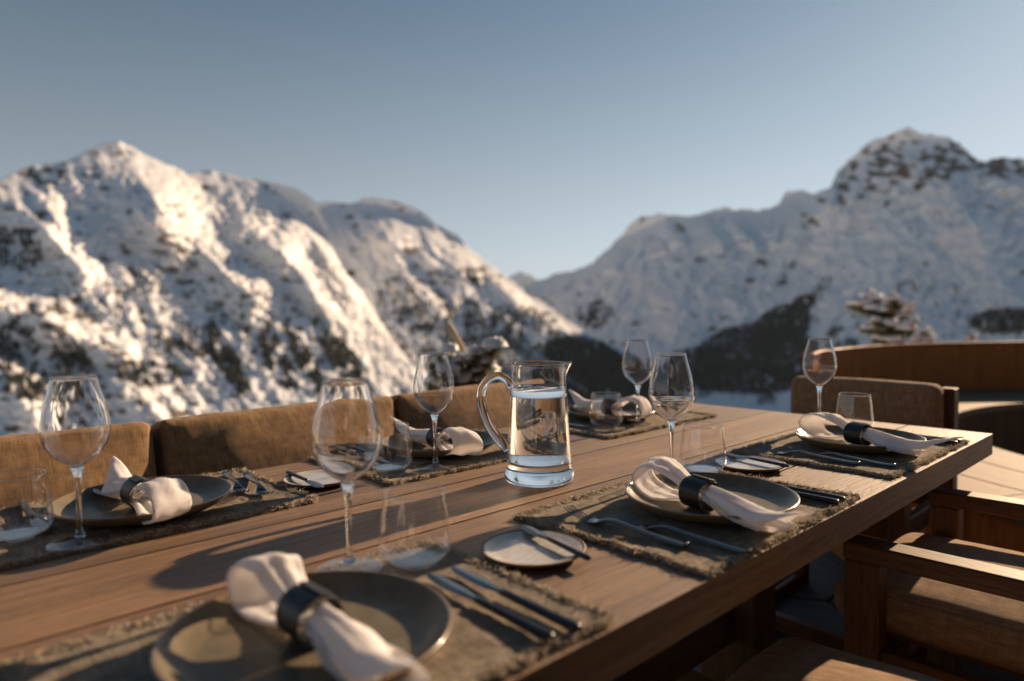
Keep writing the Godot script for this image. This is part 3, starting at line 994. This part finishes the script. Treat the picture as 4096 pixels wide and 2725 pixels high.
func mat(label: String, at: Vector3, size: Vector2, seed_: int, turn := 0.0) -> void:
	var o := thing("placemat", label, "placemat", at, turn, "woven placemats")
	var n1 := noise_of(seed_, 60.0, 2)
	var n2 := noise_of(seed_ + 1, 9.0, 2)
	var edge := noise_of(seed_ + 2, 26.0, 3)
	rng.seed = seed_
	var nx := 200
	var nz := 140
	var P := PackedVector3Array()
	var UV := PackedVector2Array()
	var I := PackedInt32Array()
	for i in nx + 1:
		for j in nz + 1:
			var u := float(i) / nx - 0.5
			var v := float(j) / nz - 0.5
			var x := u * size.x
			var z := v * size.y
			var near_x := (0.5 - absf(u)) * size.x
			var near_z := (0.5 - absf(v)) * size.y
			var rim := minf(near_x, near_z)
			# the frayed border wanders in and out and stands thicker than the middle
			x += signf(u) * 0.006 * edge.get_noise_2d(z, 3.0 * signf(u)) * smoothstep(0.06, 0.0, near_x)
			z += signf(v) * 0.006 * edge.get_noise_2d(x, 7.0 * signf(v)) * smoothstep(0.06, 0.0, near_z)
			var y := 0.0048 + 0.0005 * n1.get_noise_2d(x, z) + 0.0005 * n1.get_noise_2d(x * 2.4, z * 2.4 + 5.0) + 0.0012 * n2.get_noise_2d(x, z)
			var border := smoothstep(0.016, 0.006, rim)
			y += border * (0.0016 + 0.0034 * absf(edge.get_noise_2d(x * 3.0, z * 3.0 + 40.0)))
			if rim < 0.0015: y = 0.0006
			P.append(Vector3(x, y, z))
			UV.append(Vector2(x, z))
	quads(I, nx + 1, nz + 1)
	var start := P.size()
	for q in [[-1, -1], [1, -1], [1, 1], [-1, 1]]:
		P.append(Vector3(q[0] * size.x / 2 * 0.985, 0.0004, q[1] * size.y / 2 * 0.98))
		UV.append(Vector2.ZERO)
	I.append_array([start, start + 1, start + 2, start, start + 2, start + 3])
	part(o, "weave", build(P, I, UV, false), m.mat_weave)
	# loose yarn ends round the border
	var Q := PackedVector3Array()
	var J := PackedInt32Array()
	for k in 6900:
		var along := rng.randf_range(-0.5, 0.5)
		var s := 1.0 if rng.randf() < 0.5 else -1.0
		var on_x := rng.randf() < size.y / (size.x + size.y)
		var inset := rng.randf_range(-0.001, 0.013)
		var root := Vector3(s * (size.x / 2 - inset), 0.0, along * size.y) if on_x else Vector3(along * size.x, 0.0, s * (size.y / 2 - inset))
		var wander := 0.006 * (edge.get_noise_2d(root.z, 3.0 * s) if on_x else edge.get_noise_2d(root.x, 7.0 * s))
		var out := Vector3(s, 0, 0) if on_x else Vector3(0, 0, s)
		root += out * wander
		var inner := k > 6400
		if inner: root = Vector3(rng.randf_range(-0.49, 0.49) * size.x, 0, rng.randf_range(-0.49, 0.49) * size.y)
		root.y = 0.0048 if inner else rng.randf_range(0.001, 0.0075)
		var tuft := edge.get_noise_2d(root.x * 5.0 + 9.0, root.z * 5.0)
		var dir := (out * rng.randf_range(0.1, 1.0) + Vector3(rng.randf_range(-0.9, 0.9), rng.randf_range(-0.15, 0.75) + tuft * 0.5, rng.randf_range(-0.9, 0.9))).normalized()
		var long_ := rng.randf_range(0.003, 0.0085) * (1.0 + 0.7 * tuft)
		if rng.randf() < 0.02: long_ *= 1.9
		if inner: long_ = rng.randf_range(0.0015, 0.004)
		var p0 := root
		var p1 := root + dir * long_ * 0.5
		var p2 := root + dir * long_ + Vector3(rng.randf_range(-0.4, 0.4), -0.35, rng.randf_range(-0.4, 0.4)) * long_ * 0.5
		p1.y = maxf(p1.y, 0.0008)
		p2.y = maxf(p2.y, 0.0008)
		var wide := dir.cross(Vector3(rng.randf_range(-1, 1), rng.randf_range(-1, 1), rng.randf_range(-1, 1))).normalized() * rng.randf_range(0.00035, 0.0007)
		var b := Q.size()
		Q.append_array([p0 - wide, p0 + wide, p1 - wide, p1 + wide, p2 - wide * 0.5, p2 + wide * 0.5])
		J.append_array([b, b + 1, b + 3, b, b + 3, b + 2, b + 2, b + 3, b + 5, b + 2, b + 5, b + 4])
	var f := part(o, "fringe", build(Q, J, null, false), m.mat_yarn)
	f.set_meta("kind", "stuff")

# a cloth napkin drawn through a leather ring: a loop towards the table's middle, an open tail towards the diner
func napkin(label: String, ring_label: String, at: Vector3, turn: float, kind: int) -> void:
	var o := thing("napkin", label, "napkin", at, turn, "white napkins on the dark plates")
	var n := noise_of(200 + kind * 9, 14.0, 3)
	rng.seed = 300 + kind
	var lift := rng.randf_range(-0.006, 0.008)
	var reach := rng.randf_range(-0.008, 0.008) - (0.014 if kind == 0 else 0.0)
	# loop
	var path := smooth_curve([Vector2(-0.022, 0.030), Vector2(0.0, 0.040), Vector2(0.030, 0.053 + lift * 0.6), Vector2(0.062 + reach, 0.061 + lift), Vector2(0.094 + reach, 0.054 + lift), Vector2(0.110 + reach, 0.036), Vector2(0.104 + reach, 0.016), Vector2(0.078, 0.0045), Vector2(0.045, 0.0035), Vector2(0.012, 0.0085), Vector2(-0.022, 0.016)], 5)
	var rows := []
	var count := path.size()
	for i in count:
		var q: Vector2 = path[i]
		var grow := smoothstep(-0.005, 0.075, q.x)
		var half := lerpf(0.0175, 0.027 if kind == 0 else 0.030, grow)
		var row := []
		for j in 17:
			var v := j / 8.0 - 1.0
			var x := v * half
			var tilt := 0.10 * sin(kind * 2.1) * x * grow
			var pleat := 0.0022 * sin(v * 7.0 + kind) * (1.0 - 0.6 * grow) + 0.0014 * (0.5 - absf(n.get_noise_2d(q.x * 1.5 + kind * 3.0 + x * 0.6, x * 1.4 + i * 0.008)) * 2.0) * (0.4 + grow)
			var drop := -0.010 * v * v * (1.0 if i < count * 0.5 else -0.2) * (0.6 + 0.4 * (1.0 - grow))
			var back := 0.010 * v * (1.0 if kind % 2 else -1.0) * grow * grow
			row.append(Vector3(x, maxf(q.y + pleat + drop + tilt, 0.0028), -(q.x + 0.024 + back)))
		rows.append(row)
	part(o, "loop", cloth(rows, 0.0026), m.napkin_cotton)
	# tail: an upper and a lower leaf that open like a pouch and run out into points
	for leaf in 3:
		rows = []
		for i in 29:
			var s := i / 28.0
			var row := []
			for j in 19:
				var v := j / 9.0 - 1.0
				var skew := v if kind % 2 == 0 and kind > 0 else -v
				var length := 0.0
				var y := 0.0
				var half := 0.0
				if leaf == 0:
					length = (0.128 if kind == 0 else 0.148) + 0.048 * skew
					half = lerpf(0.0175, 0.027 if kind == 0 else 0.031, smoothstep(0.0, 0.6, s)) * (1.0 - 0.25 * smoothstep(0.7, 1.0, s))
					y = lerpf(0.040, 0.030 + lift, smoothstep(0.0, 0.75, s)) - (0.018 * v * v) * (1.0 - 0.55 * s) + 0.030 * smoothstep(0.5, 1.0, s) * maxf(skew, -0.3)
				elif leaf == 1:
					length = 0.118 - 0.012 * skew
					half = lerpf(0.0175, 0.030 if kind == 0 else 0.036, smoothstep(0.0, 0.65, s)) * (1.0 - 0.2 * smoothstep(0.75, 1.0, s))
					y = lerpf(0.014, 0.0032, smoothstep(0.0, 0.35, s)) + (0.016 * v * v) * (1.0 - 0.35 * s)
				else:
					length = 0.096 + 0.02 * skew
					half = lerpf(0.014, 0.030, smoothstep(0.0, 0.6, s))
					y = lerpf(0.028, 0.014, smoothstep(0.0, 0.9, s)) + 0.007 * sin(v * 3.4 + kind) * s
				y += 0.0016 * sin(v * 8.0 + kind + leaf) * (1.0 - s) + 0.0020 * (0.4 - absf(n.get_noise_2d(s * 0.10 + leaf, v * 0.09 + kind)) * 2.0) * s
				row.append(Vector3(v * half, maxf(y, 0.0026), 0.022 + s * length))
			rows.append(row)
		part(o, ["upper_fold", "lower_fold", "inner_fold"][leaf], cloth(rows, 0.0018), m.napkin_cotton)
	var r := thing("napkin_ring", ring_label, "napkin ring", at + Vector3(0, 0.0244, 0), turn, "black napkin rings")
	var band := lathe([Vector2(0.0226, -0.021), Vector2(0.0238, -0.0214), Vector2(0.0242, -0.0206), Vector2(0.0242, 0.0206), Vector2(0.0238, 0.0214), Vector2(0.0226, 0.021), Vector2(0.0223, 0.0204), Vector2(0.0223, -0.0204)], 56, 0.006, kind, true)
	var b := part(r, "band", band, m.ring_leather)
	b.rotation = Vector3(PI / 2, 0, 0)
	b.position.z = -0.001
	var lap := part(r, "overlap_strip", timber(Vector3(0.012, 0.0014, 0.041), 0.0005, 2), m.ring_leather, Vector3(0.006, 0.0248, -0.001))
	lap.rotation.z = -0.24

func table_fork(label: String, at: Vector3, turn: float) -> void:
	var f := thing("fork", label, "fork", at, turn, "steel forks")
	var path := smooth_curve([Vector3(0, 0.0050, 0.100), Vector3(0, 0.0034, 0.088), Vector3(0, 0.0044, 0.060), Vector3(0, 0.0080, 0.010), Vector3(0, 0.0108, -0.018), Vector3(0, 0.0092, -0.034), Vector3(0, 0.0050, -0.047)], 5)
	var w := []
	var h := []
	for k in path.size():
		var z: float = path[k].z
		w.append(lerpf(0.0038, 0.0078, smoothstep(-0.02, 0.085, z)) if z > -0.03 else lerpf(0.0038, 0.0080, smoothstep(-0.03, -0.047, z)))
		h.append(0.0024)
	part(f, "handle", sweep(path, w, h, 10, 1.5), m.steel)
	var list := []
	var head := smooth_curve([Vector3(0, 0.0052, -0.0465), Vector3(0, 0.0030, -0.055), Vector3(0, 0.0030, -0.066)], 4)
	var hw := []
	var hh := []
	for k in head.size():
		hw.append(lerpf(0.0078, 0.0112, clampf(k / 4.0, 0, 1)))
		hh.append(0.0011)
	list.append([sweep(head, hw, hh, 10, 3.0), Transform3D()])
	for k in 4:
		var x := (k - 1.5) * 0.0061
		var tine := smooth_curve([Vector3(x, 0.0030, -0.0645), Vector3(x, 0.0050, -0.082), Vector3(x * 0.97, 0.0105, -0.101), Vector3(x * 0.94, 0.0150, -0.111)], 4)
		var tw := []
		var th := []
		for q in tine.size():
			tw.append(lerpf(0.0015, 0.0010, q / float(tine.size() - 1)))
			th.append(lerpf(0.0011, 0.0008, q / float(tine.size() - 1)))
		list.append([sweep(tine, tw, th, 6), Transform3D()])
	part(f, "tines", merged(list), m.steel)

func table_knife(called: String, label: String, at: Vector3, turn: float, long_: float, group: String) -> Node3D:
	var f := thing(called, label, "knife", at, turn, group)
	var h := long_ / 2.0
	var path := []
	var w := []
	var t := []
	for k in 13:
		var s := k / 12.0
		path.append(Vector3(0, 0.0052, lerpf(h, -0.01, s)))
		w.append(lerpf(0.0066, 0.0044, s) * (0.86 if k == 0 else 1.0))
		t.append(lerpf(0.0046, 0.0034, s) * (0.86 if k == 0 else 1.0))
	if long_ < 0.17:
		for k in w.size():
			w[k] *= 0.72
			t[k] *= 0.72
	part(f, "handle", sweep(path, w, t, 12, 1.0), m.dark_handle)
	# blade: flat outline with a rounded, slightly swept tip
	var outline := []
	for k in 17:
		var s := k / 16.0
		var z := lerpf(-0.0085, -h, s)
		var half := lerpf(0.0050, 0.0092, smoothstep(0.0, 0.35, s)) * sqrt(maxf(1.0 - pow(maxf(s - 0.72, 0.0) / 0.28, 2.0), 0.0))
		outline.append([z, half, 0.0024 * smoothstep(0.5, 1.0, s)])
	var P := PackedVector3Array()
	var I := PackedInt32Array()
	for q in outline:
		P.append(Vector3(-q[1] + q[2], 0.0048, q[0]))
		P.append(Vector3(q[2], 0.0061, q[0]))
		P.append(Vector3(q[1] + q[2], 0.0048, q[0]))
		P.append(Vector3(q[2], 0.0043, q[0]))
	quads(I, outline.size(), 4, false, true)
	I.append_array([0, 1, 2, 0, 2, 3])
	part(f, "blade", faceted(P, I), m.steel)
	return f

func jug(at: Vector3) -> void:
	var g := thing("glass_jug", "clear glass water jug with loop handle and etched letters on the planks", "jug", at, atan2(-0.68131759, 0.73187062))
	# local +x is the pouring side, -x the handle
	var sides := 96
	var lower := [Vector2(0.0, 0.0368), Vector2(0.060, 0.0368), Vector2(0.0618, 0.0372), Vector2(0.0600, 0.070), Vector2(0.0575, 0.115), Vector2(0.0547, 0.162), Vector2(0.0546, 0.1646), Vector2(0.0522, 0.1646), Vector2(0.0523, 0.162), Vector2(0.0551, 0.115), Vector2(0.0576, 0.070), Vector2(0.0592, 0.0395), Vector2(0.0, 0.0385)]
	var upper := [Vector2(0.0546, 0.1650), Vector2(0.0535, 0.182), Vector2(0.0524, 0.200), Vector2(0.0518, 0.212), Vector2(0.0520, 0.220), Vector2(0.0525, 0.2245), Vector2(0.0522, 0.2260), Vector2(0.0514, 0.2266), Vector2(0.0502, 0.2262), Vector2(0.0495, 0.2245), Vector2(0.0493, 0.212), Vector2(0.0500, 0.200), Vector2(0.0511, 0.182), Vector2(0.0521, 0.1650)]
	for shape in [lower, upper]:
		var P := PackedVector3Array()
		var I := PackedInt32Array()
		for i in sides:
			var a := TAU * i / sides
			var near := exp(-pow(wrapf(a, -PI, PI) / 0.26, 2.0))
			for q in shape:
				var pull := near * smoothstep(0.196, 0.226, q.y)
				var r: float = q.x + pull * 0.0125
				P.append(Vector3(cos(a) * r, q.y + pull * 0.002 - near * 0.0035 * smoothstep(0.215, 0.2262, q.y) * (1.0 - near * 0.5), sin(a) * r))
		quads(I, sides, shape.size(), true, shape == upper)
		if shape == lower: part(g, "wall", build(P, I), m.thin_glass)
		else: part(g, "neck", build(P, I), m.thick_glass)
	part(g, "base", lathe(smooth_curve([Vector2(0.0, 0.0030), Vector2(0.030, 0.0022), Vector2(0.054, 0.0006), Vector2(0.0630, 0.0010), Vector2(0.0668, 0.0060), Vector2(0.0676, 0.0130), Vector2(0.0660, 0.0200), Vector2(0.0632, 0.0260), Vector2(0.0620, 0.0320), Vector2(0.0616, 0.0360), Vector2(0.0600, 0.0365), Vector2(0.030, 0.0345), Vector2(0.0, 0.0335)], 4), sides), m.thick_glass)
	var line := smooth_curve([Vector3(-0.0500, 0.181, 0), Vector3(-0.0600, 0.1935, 0), Vector3(-0.0760, 0.2010, 0), Vector3(-0.0950, 0.1950, 0), Vector3(-0.1080, 0.1770, 0), Vector3(-0.1100, 0.1540, 0), Vector3(-0.1030, 0.1280, 0), Vector3(-0.0910, 0.1010, 0), Vector3(-0.0760, 0.0790, 0), Vector3(-0.0640, 0.0665, 0), Vector3(-0.0595, 0.0605, 0)], 5)
	var w := []
	var h := []
	for k in line.size():
		var s := float(k) / (line.size() - 1)
		w.append(0.0085 + 0.0022 * smoothstep(0.55, 1.0, s) + 0.003 * smoothstep(0.1, 0.0, s))
		h.append(0.0066 + 0.0012 * smoothstep(0.1, 0.0, s) + 0.0016 * smoothstep(0.85, 1.0, s))
	part(g, "handle", sweep(line, w, h, 20, 0.0, Vector3(0, 0, 1)), m.thick_glass)
	# etched letters, bent round the wall
	var list := []
	for e in [["B", 0.084, 0.0, 0.0], ["T", 0.034, 0.0, -0.0178]]:
		var font := SystemFont.new()
		font.font_names = PackedStringArray(["Droid Serif"])
		font.font_weight = 700
		var text := TextMesh.new()
		text.text = e[0]
		text.font = font
		text.font_size = 64
		text.pixel_size = e[1] / 64.0 * 0.72
		text.depth = 0.0002
		text.curve_step = 1.0
		text.horizontal_alignment = HORIZONTAL_ALIGNMENT_CENTER
		text.vertical_alignment = VERTICAL_ALIGNMENT_CENTER
		list.append([text, e[3], 0.1190 if e[0] == "B" else 0.1190, 0.74 if e[0] == "B" else 1.0])
	var Q := PackedVector3Array()
	var J := PackedInt32Array()
	for e in list:
		var arr: Array = e[0].surface_get_arrays(0)
		var V: PackedVector3Array = arr[Mesh.ARRAY_VERTEX]
		var b := Q.size()
		for v in V:
			var y: float = e[2] + v.y
			var r := lerpf(0.0600, 0.0524, clampf((y - 0.07) / 0.13, 0, 1)) + 0.0004 + v.z
			var a: float = PI / 2 - (v.x * e[3] + e[1] + 0.0190) / r
			Q.append(Vector3(cos(a) * r, y, sin(a) * r))
		for k in arr[Mesh.ARRAY_INDEX]: J.append(b + k)
	# the ring that links the two bowls of the B
	for s in 2:
		var b := Q.size()
		for k in 25:
			var an := TAU * k / 24.0
			for q in [0.0048, 0.0072]:
				var y: float = 0.1215 + sin(an) * q * 0.8
				var r := lerpf(0.0600, 0.0524, clampf((y - 0.07) / 0.13, 0, 1)) + 0.0007 + 0.00005 * s
				var a: float = PI / 2 - (0.0215 + cos(an) * q) / r
				Q.append(Vector3(cos(a) * r, y, sin(a) * r))
		quads(J, 25, 2, false, false, b)
	part(g, "lettering", build(Q, J, null, false), m.etched_glass)
	var water := thing("drinking_water", "still water filling the glass jug to two thirds", "water", at, 0.0)
	var body := lathe([Vector2(0.0, 0.0392), Vector2(0.0585, 0.0396), Vector2(0.0590, 0.0404), Vector2(0.0574, 0.070), Vector2(0.0549, 0.115), Vector2(0.0521, 0.1622), Vector2(0.0519, 0.1632), Vector2(0.0505, 0.1624), Vector2(0.0, 0.1622)], sides)
	part(water, "body", body, m.clear_water)

func lay_table() -> void:
	var where := {
		"chair_far": "the chair-side place farthest from the head armchair", "chair_mid": "the middle chair-side place", "chair_head": "the chair-side place beside the head armchair",
		"bench_far": "the bench-side place farthest from the head armchair", "bench_mid": "the middle bench-side place", "bench_head": "the bench-side place beside the head armchair"}
	# plate, mat middle, mat size, wine glass, tumbler
	var places := {
		"chair_far": [Vector2(0.292, -0.600), Vector2(0.315, -0.612), Vector2(0.483, 0.335), Vector2(0.423, -0.757), Vector2(0.494, -0.717)],
		"chair_mid": [Vector2(0.972, -0.584), Vector2(0.965, -0.608), Vector2(0.482, 0.340), Vector2(1.090, -0.735), Vector2(1.175, -0.7216)],
		"chair_head": [Vector2(1.640, -0.604), Vector2(1.632, -0.613), Vector2(0.483, 0.335), Vector2(1.838, -0.776), Vector2(1.8465, -0.690)],
		"bench_far": [Vector2(0.316, -1.2315), Vector2(0.310, -1.249), Vector2(0.480, 0.325), Vector2(0.2014, -1.1156), Vector2(0.140, -1.2067)],
		"bench_mid": [Vector2(0.948, -1.271), Vector2(0.938, -1.251), Vector2(0.482, 0.328), Vector2(0.836, -1.1355), Vector2(0.755, -1.1786)],
		"bench_head": [Vector2(1.589, -1.285), Vector2(1.592, -1.247), Vector2(0.500, 0.326), Vector2(1.541, -1.1485), Vector2(1.441, -1.1798)]}
	var forks := {
		"chair_mid": [[0.780, -0.603, 0.02], [0.812, -0.533, 0.05]], "chair_head": [[1.436, -0.627, 0.04], [1.464, -0.570, 0.03]],
		"bench_far": [[0.482, -1.287, PI - 0.22], [0.506, -1.243, PI - 0.22]], "bench_mid": [[1.125, -1.285, PI - 0.1], [1.155, -1.255, PI - 0.08]], "bench_head": [[1.765, -1.290, PI - 0.1], [1.795, -1.255, PI - 0.08]]}
	var knives := {
		"chair_far": [[0.469, -0.558, -0.05], [0.502, -0.553, -0.05]], "chair_mid": [[1.128, -0.552, -0.06], [1.153, -0.552, -0.06]], "chair_head": [[1.800, -0.556, -0.04], [1.828, -0.556, -0.04]],
		"bench_far": [[0.172, -1.300, PI], [0.120, -1.300, PI]], "bench_mid": [[0.790, -1.318, PI - 0.06], [0.756, -1.314, PI - 0.06]], "bench_head": [[1.400, -1.315, PI]]}
	var k := 0
	for key in places:
		var p: Array = places[key]
		var turn := PI if key.begins_with("bench") else 0.0
		var loc: String = where[key]
		mat("grey-brown frayed woven mat at " + loc, Vector3(p[1].x, TOP, p[1].y), p[2], 400 + k * 10, 0.012 * sin(k * 2.3))
		dinner_plate("dark glazed plate with a golden-brown edge at " + loc, Vector3(p[0].x, LAID, p[0].y), turn + k)
		napkin("white napkin drawn through a ring at " + loc, "black leather napkin ring at " + loc, Vector3(p[0].x + [0.0, -0.048, -0.035, -0.012, -0.022, -0.02][k], LAID + 0.0078, p[0].y + [0.0, 0.012, 0.015, 0.02, 0.03, 0.02][k]), turn + [0.03, -0.24, -0.34, 0.05, -0.16, -0.12][k], k)
		wine_glass("empty clear wine glass at " + loc, Vector3(p[3].x, LAID - 0.0008, p[3].y))
		tumbler("empty clear water tumbler at " + loc, Vector3(p[4].x, LAID - 0.0008, p[4].y))
		if forks.has(key):
			for q in 2:
				var f: Array = forks[key][q]
				table_fork(("steel fork farther from the plate at " if (q == 0) == (turn == 0.0) else "steel fork nearer the plate at ") + loc, Vector3(f[0], LAID - 0.001, f[1]), f[2])
		for q in knives[key].size():
			var f: Array = knives[key][q]
			table_knife("table_knife", ("dark-handled knife nearer the plate at " if q == 0 else "dark-handled knife farther from the plate at ") + loc, Vector3(f[0], LAID - 0.0008, f[1]), f[2], 0.218, "dark-handled table knives")
		k += 1
	var small := [
		["chair_mid", Vector2(0.632, -0.644), 0.20, Vector2(0.662, -0.637), -0.20],
		["chair_head", Vector2(1.294, -0.6875), 1.4, Vector2(1.318, -0.690), -0.16],
		["bench_far", Vector2(0.618, -1.212), 2.6, Vector2(0.583, -1.205), PI - 0.04],
		["bench_head", Vector2(1.930, -1.300), 4.0, Vector2(1.925, -1.302), PI - 0.1]]
	for s in small:
		side_plate("small off-white side plate for " + where[s[0]], Vector3(s[1].x, TOP + 0.0002, s[1].y), s[2], int(s[2] * 10))
		var bk := table_knife("butter_knife", "small butter knife on the side plate for " + where[s[0]], Vector3(s[3].x, TOP + 0.0082, s[3].y), s[4], 0.160, "butter knives on the side plates")
		bk.rotation.x = 0.0
	jug(Vector3(0.924, TOP + 0.0002, -0.921))

# ------------------------------------------------------------------ pines by the terrace
func pine(called: String, label: String, foot: Vector3, stems: Array, boughs: Array, seed_: int, stick: Array) -> void:
	var o := thing(called, label, "pine", foot, 0.0)
	rng.seed = seed_
	var lump := noise_of(seed_, 9.0, 3)
	for s in stems:
		var path := []
		for p in s: path.append(p - foot)
		path = smooth_curve(path, 5)
		var w := []
		for k in path.size(): w.append(lerpf(0.022, 0.008, float(k) / path.size()))
		part(o, "trunk", sweep(path, w, w, 8, 0.0, Vector3(0.3, 0.1, 1).normalized()), m.bark)
	if stick:
		var path := [stick[0] - foot, stick[1] - foot]
		part(o, "dead_branch", sweep(path, [stick[2], stick[2] * 0.85], [stick[2], stick[2] * 0.85], 10, 0.0, Vector3(0.3, 0.1, 1).normalized()), m.bare_wood)
	for bough in boughs:
		var a: Vector3 = bough[0] - foot
		var b: Vector3 = bough[1] - foot
		var thick: float = bough[2]
		var dir := (b - a).normalized()
		var wood_ := part(o, "bough", sweep([a, a.lerp(b, 0.5), b], [0.008, 0.006, 0.003], [0.008, 0.006, 0.003], 6, 0.0, Vector3(0.1, 0.2, 1).normalized()), m.bark)
		var P := PackedVector3Array()
		var I := PackedInt32Array()
		for k in (520 if seed_ == 71 else 650):
			var root := a.lerp(b, rng.randf_range(0.05, 1.05))
			var out := (dir * rng.randf_range(0.1, 0.9) + Vector3(rng.randf_range(-1, 1), rng.randf_range(-1, 0.7), rng.randf_range(-1, 1)).normalized()).normalized()
			var tip := root + out * thick * rng.randf_range(0.8, 1.6)
			var side := out.cross(Vector3(rng.randf_range(-1, 1), 1, rng.randf_range(-1, 1))).normalized() * thick * 0.045
			var s := P.size()
			P.append_array([root - side, root + side, tip])
			I.append_array([s, s + 1, s + 2])
		part(wood_, "needles", build(P, I, null, false), m.pine_needles).set_meta("kind", "stuff")
		# snow lying in pads along the upper side
		P = PackedVector3Array()
		I = PackedInt32Array()
		var pads := maxi(3, int((b - a).length() / (thick * 1.1)))
		for pad in pads:
			var s := (pad + rng.randf_range(0.2, 0.8)) / pads
			var mid := a.lerp(b, lerpf(0.15, 1.05, s)) + Vector3(rng.randf_range(-0.3, 0.3), rng.randf_range(0.35, 0.75), rng.randf_range(-0.3, 0.3)) * thick
			var fat := thick * rng.randf_range(0.7, 1.15)
			var from := P.size()
			for i in 13:
				for j in 16:
					var v := PI * i / 12.0
					var u := TAU * j / 16.0
					var q := Vector3(cos(u) * sin(v), cos(v) * (0.75 if v < PI / 2 else 0.18), sin(u) * sin(v)) * fat
					q *= 1.0 + 0.5 * lump.get_noise_3dv((mid + q) * 4.0 / thick * 0.05)
					P.append(mid + q)
			quads(I, 13, 16, false, true, from)
		part(wood_, "snow", build(P, I), m.snow)

func at_depth(px: float, py: float, depth: float) -> Vector3:
	return EYE + ray(px, py) * depth

func pines() -> void:
	var d := 3.6
	var foot := Vector3(at_depth(1860, 1560, d).x, -0.9, at_depth(1860, 1560, d).z)
	var q := func(x, y, k = 0.0): return at_depth(x, y, d + k)
	pine("dwarf_pine", "snow-laden dwarf pine with a bare sawn stick behind the bench cushions", foot,
		[[foot, q.call(1850, 1800), q.call(1860, 1560), q.call(1875, 1470)]],
		[[q.call(1920, 1500), q.call(1985, 1388, -0.1), 0.058], [q.call(1880, 1480), q.call(1810, 1385, 0.1), 0.045], [q.call(1860, 1500), q.call(1730, 1470), 0.062], [q.call(1870, 1540), q.call(1780, 1430, -0.12), 0.055], [q.call(1850, 1550), q.call(1990, 1510, 0.1), 0.062], [q.call(1870, 1540), q.call(1950, 1460, -0.05), 0.058], [q.call(1850, 1580), q.call(1700, 1540, 0.1), 0.062], [q.call(1830, 1570), q.call(1790, 1500, -0.15), 0.055], [q.call(1870, 1500), q.call(1900, 1420, -0.12), 0.05]], 71,
		[q.call(1884, 1450), q.call(1795, 1300), 0.016])
	d = 7.6
	foot = Vector3(at_depth(3610, 1400, d).x, -1.6, at_depth(3610, 1400, d).z)
	var boughs := []
	for e in [[3590, 1260, 3470, 1180, 0.075], [3600, 1240, 3560, 1190, 0.06], [3570, 1270, 3410, 1228, 0.075], [3580, 1270, 3500, 1240, 0.06], [3610, 1260, 3640, 1230, 0.055], [3600, 1330, 3455, 1322, 0.06], [3600, 1320, 3500, 1295, 0.055], [3620, 1330, 3560, 1310, 0.06], [3630, 1350, 3650, 1290, 0.06], [3600, 1380, 3500, 1360, 0.06], [3620, 1380, 3550, 1350, 0.055], [3640, 1390, 3700, 1335, 0.05], [3660, 1400, 3730, 1350, 0.045], [3650, 1390, 3720, 1370, 0.045], [3600, 1400, 3500, 1395, 0.05], [3630, 1300, 3600, 1215, 0.045]]:
		var k := rng.randf_range(-0.15, 0.15)
		boughs.append([at_depth(e[0], e[1], d), at_depth(e[2], e[3], d + k), e[4] * 1.1])
	pine("mountain_pine", "snow-laden mountain pine standing behind the curved booth wall", foot, [[foot, at_depth(3640, 1600, d), at_depth(3615, 1400, d), at_depth(3600, 1230, d)]], boughs, 72, [])
	var f2 := Vector3(at_depth(3885, 1390, 8.2).x, -1.6, at_depth(3885, 1390, 8.2).z)
	pine("pine_sapling", "small green pine tip showing above the curved booth wall", f2, [[f2, at_depth(3888, 1420, 8.2), at_depth(3884, 1360, 8.2)]],
		[[at_depth(3890, 1385, 8.2), at_depth(3865, 1355, 8.2), 0.03], [at_depth(3884, 1385, 8.2), at_depth(3900, 1345, 8.2), 0.03]], 73, [])

# ------------------------------------------------------------------
func _ready() -> void:
	camera_and_light()
	materials()
	print("materials ", Time.get_ticks_msec())
	mountains()
	print("mountains ", Time.get_ticks_msec())
	terrace()
	sky_screen()
	round_booth()
	table()
	bench()
	armchair("wooden armchair at the table's head, its woven back towards the round booth", Vector3(2.36, 0, -0.924), PI / 2)
	armchair("wooden armchair at the chair-side place beside the table's head", Vector3(1.563, 0, -0.255), 0.0)
	side_chair(Vector3(0.885, 0, -0.245), 0.04)
	print("furniture ", Time.get_ticks_msec())
	lay_table()
	pines()
	print("done ", Time.get_ticks_msec())
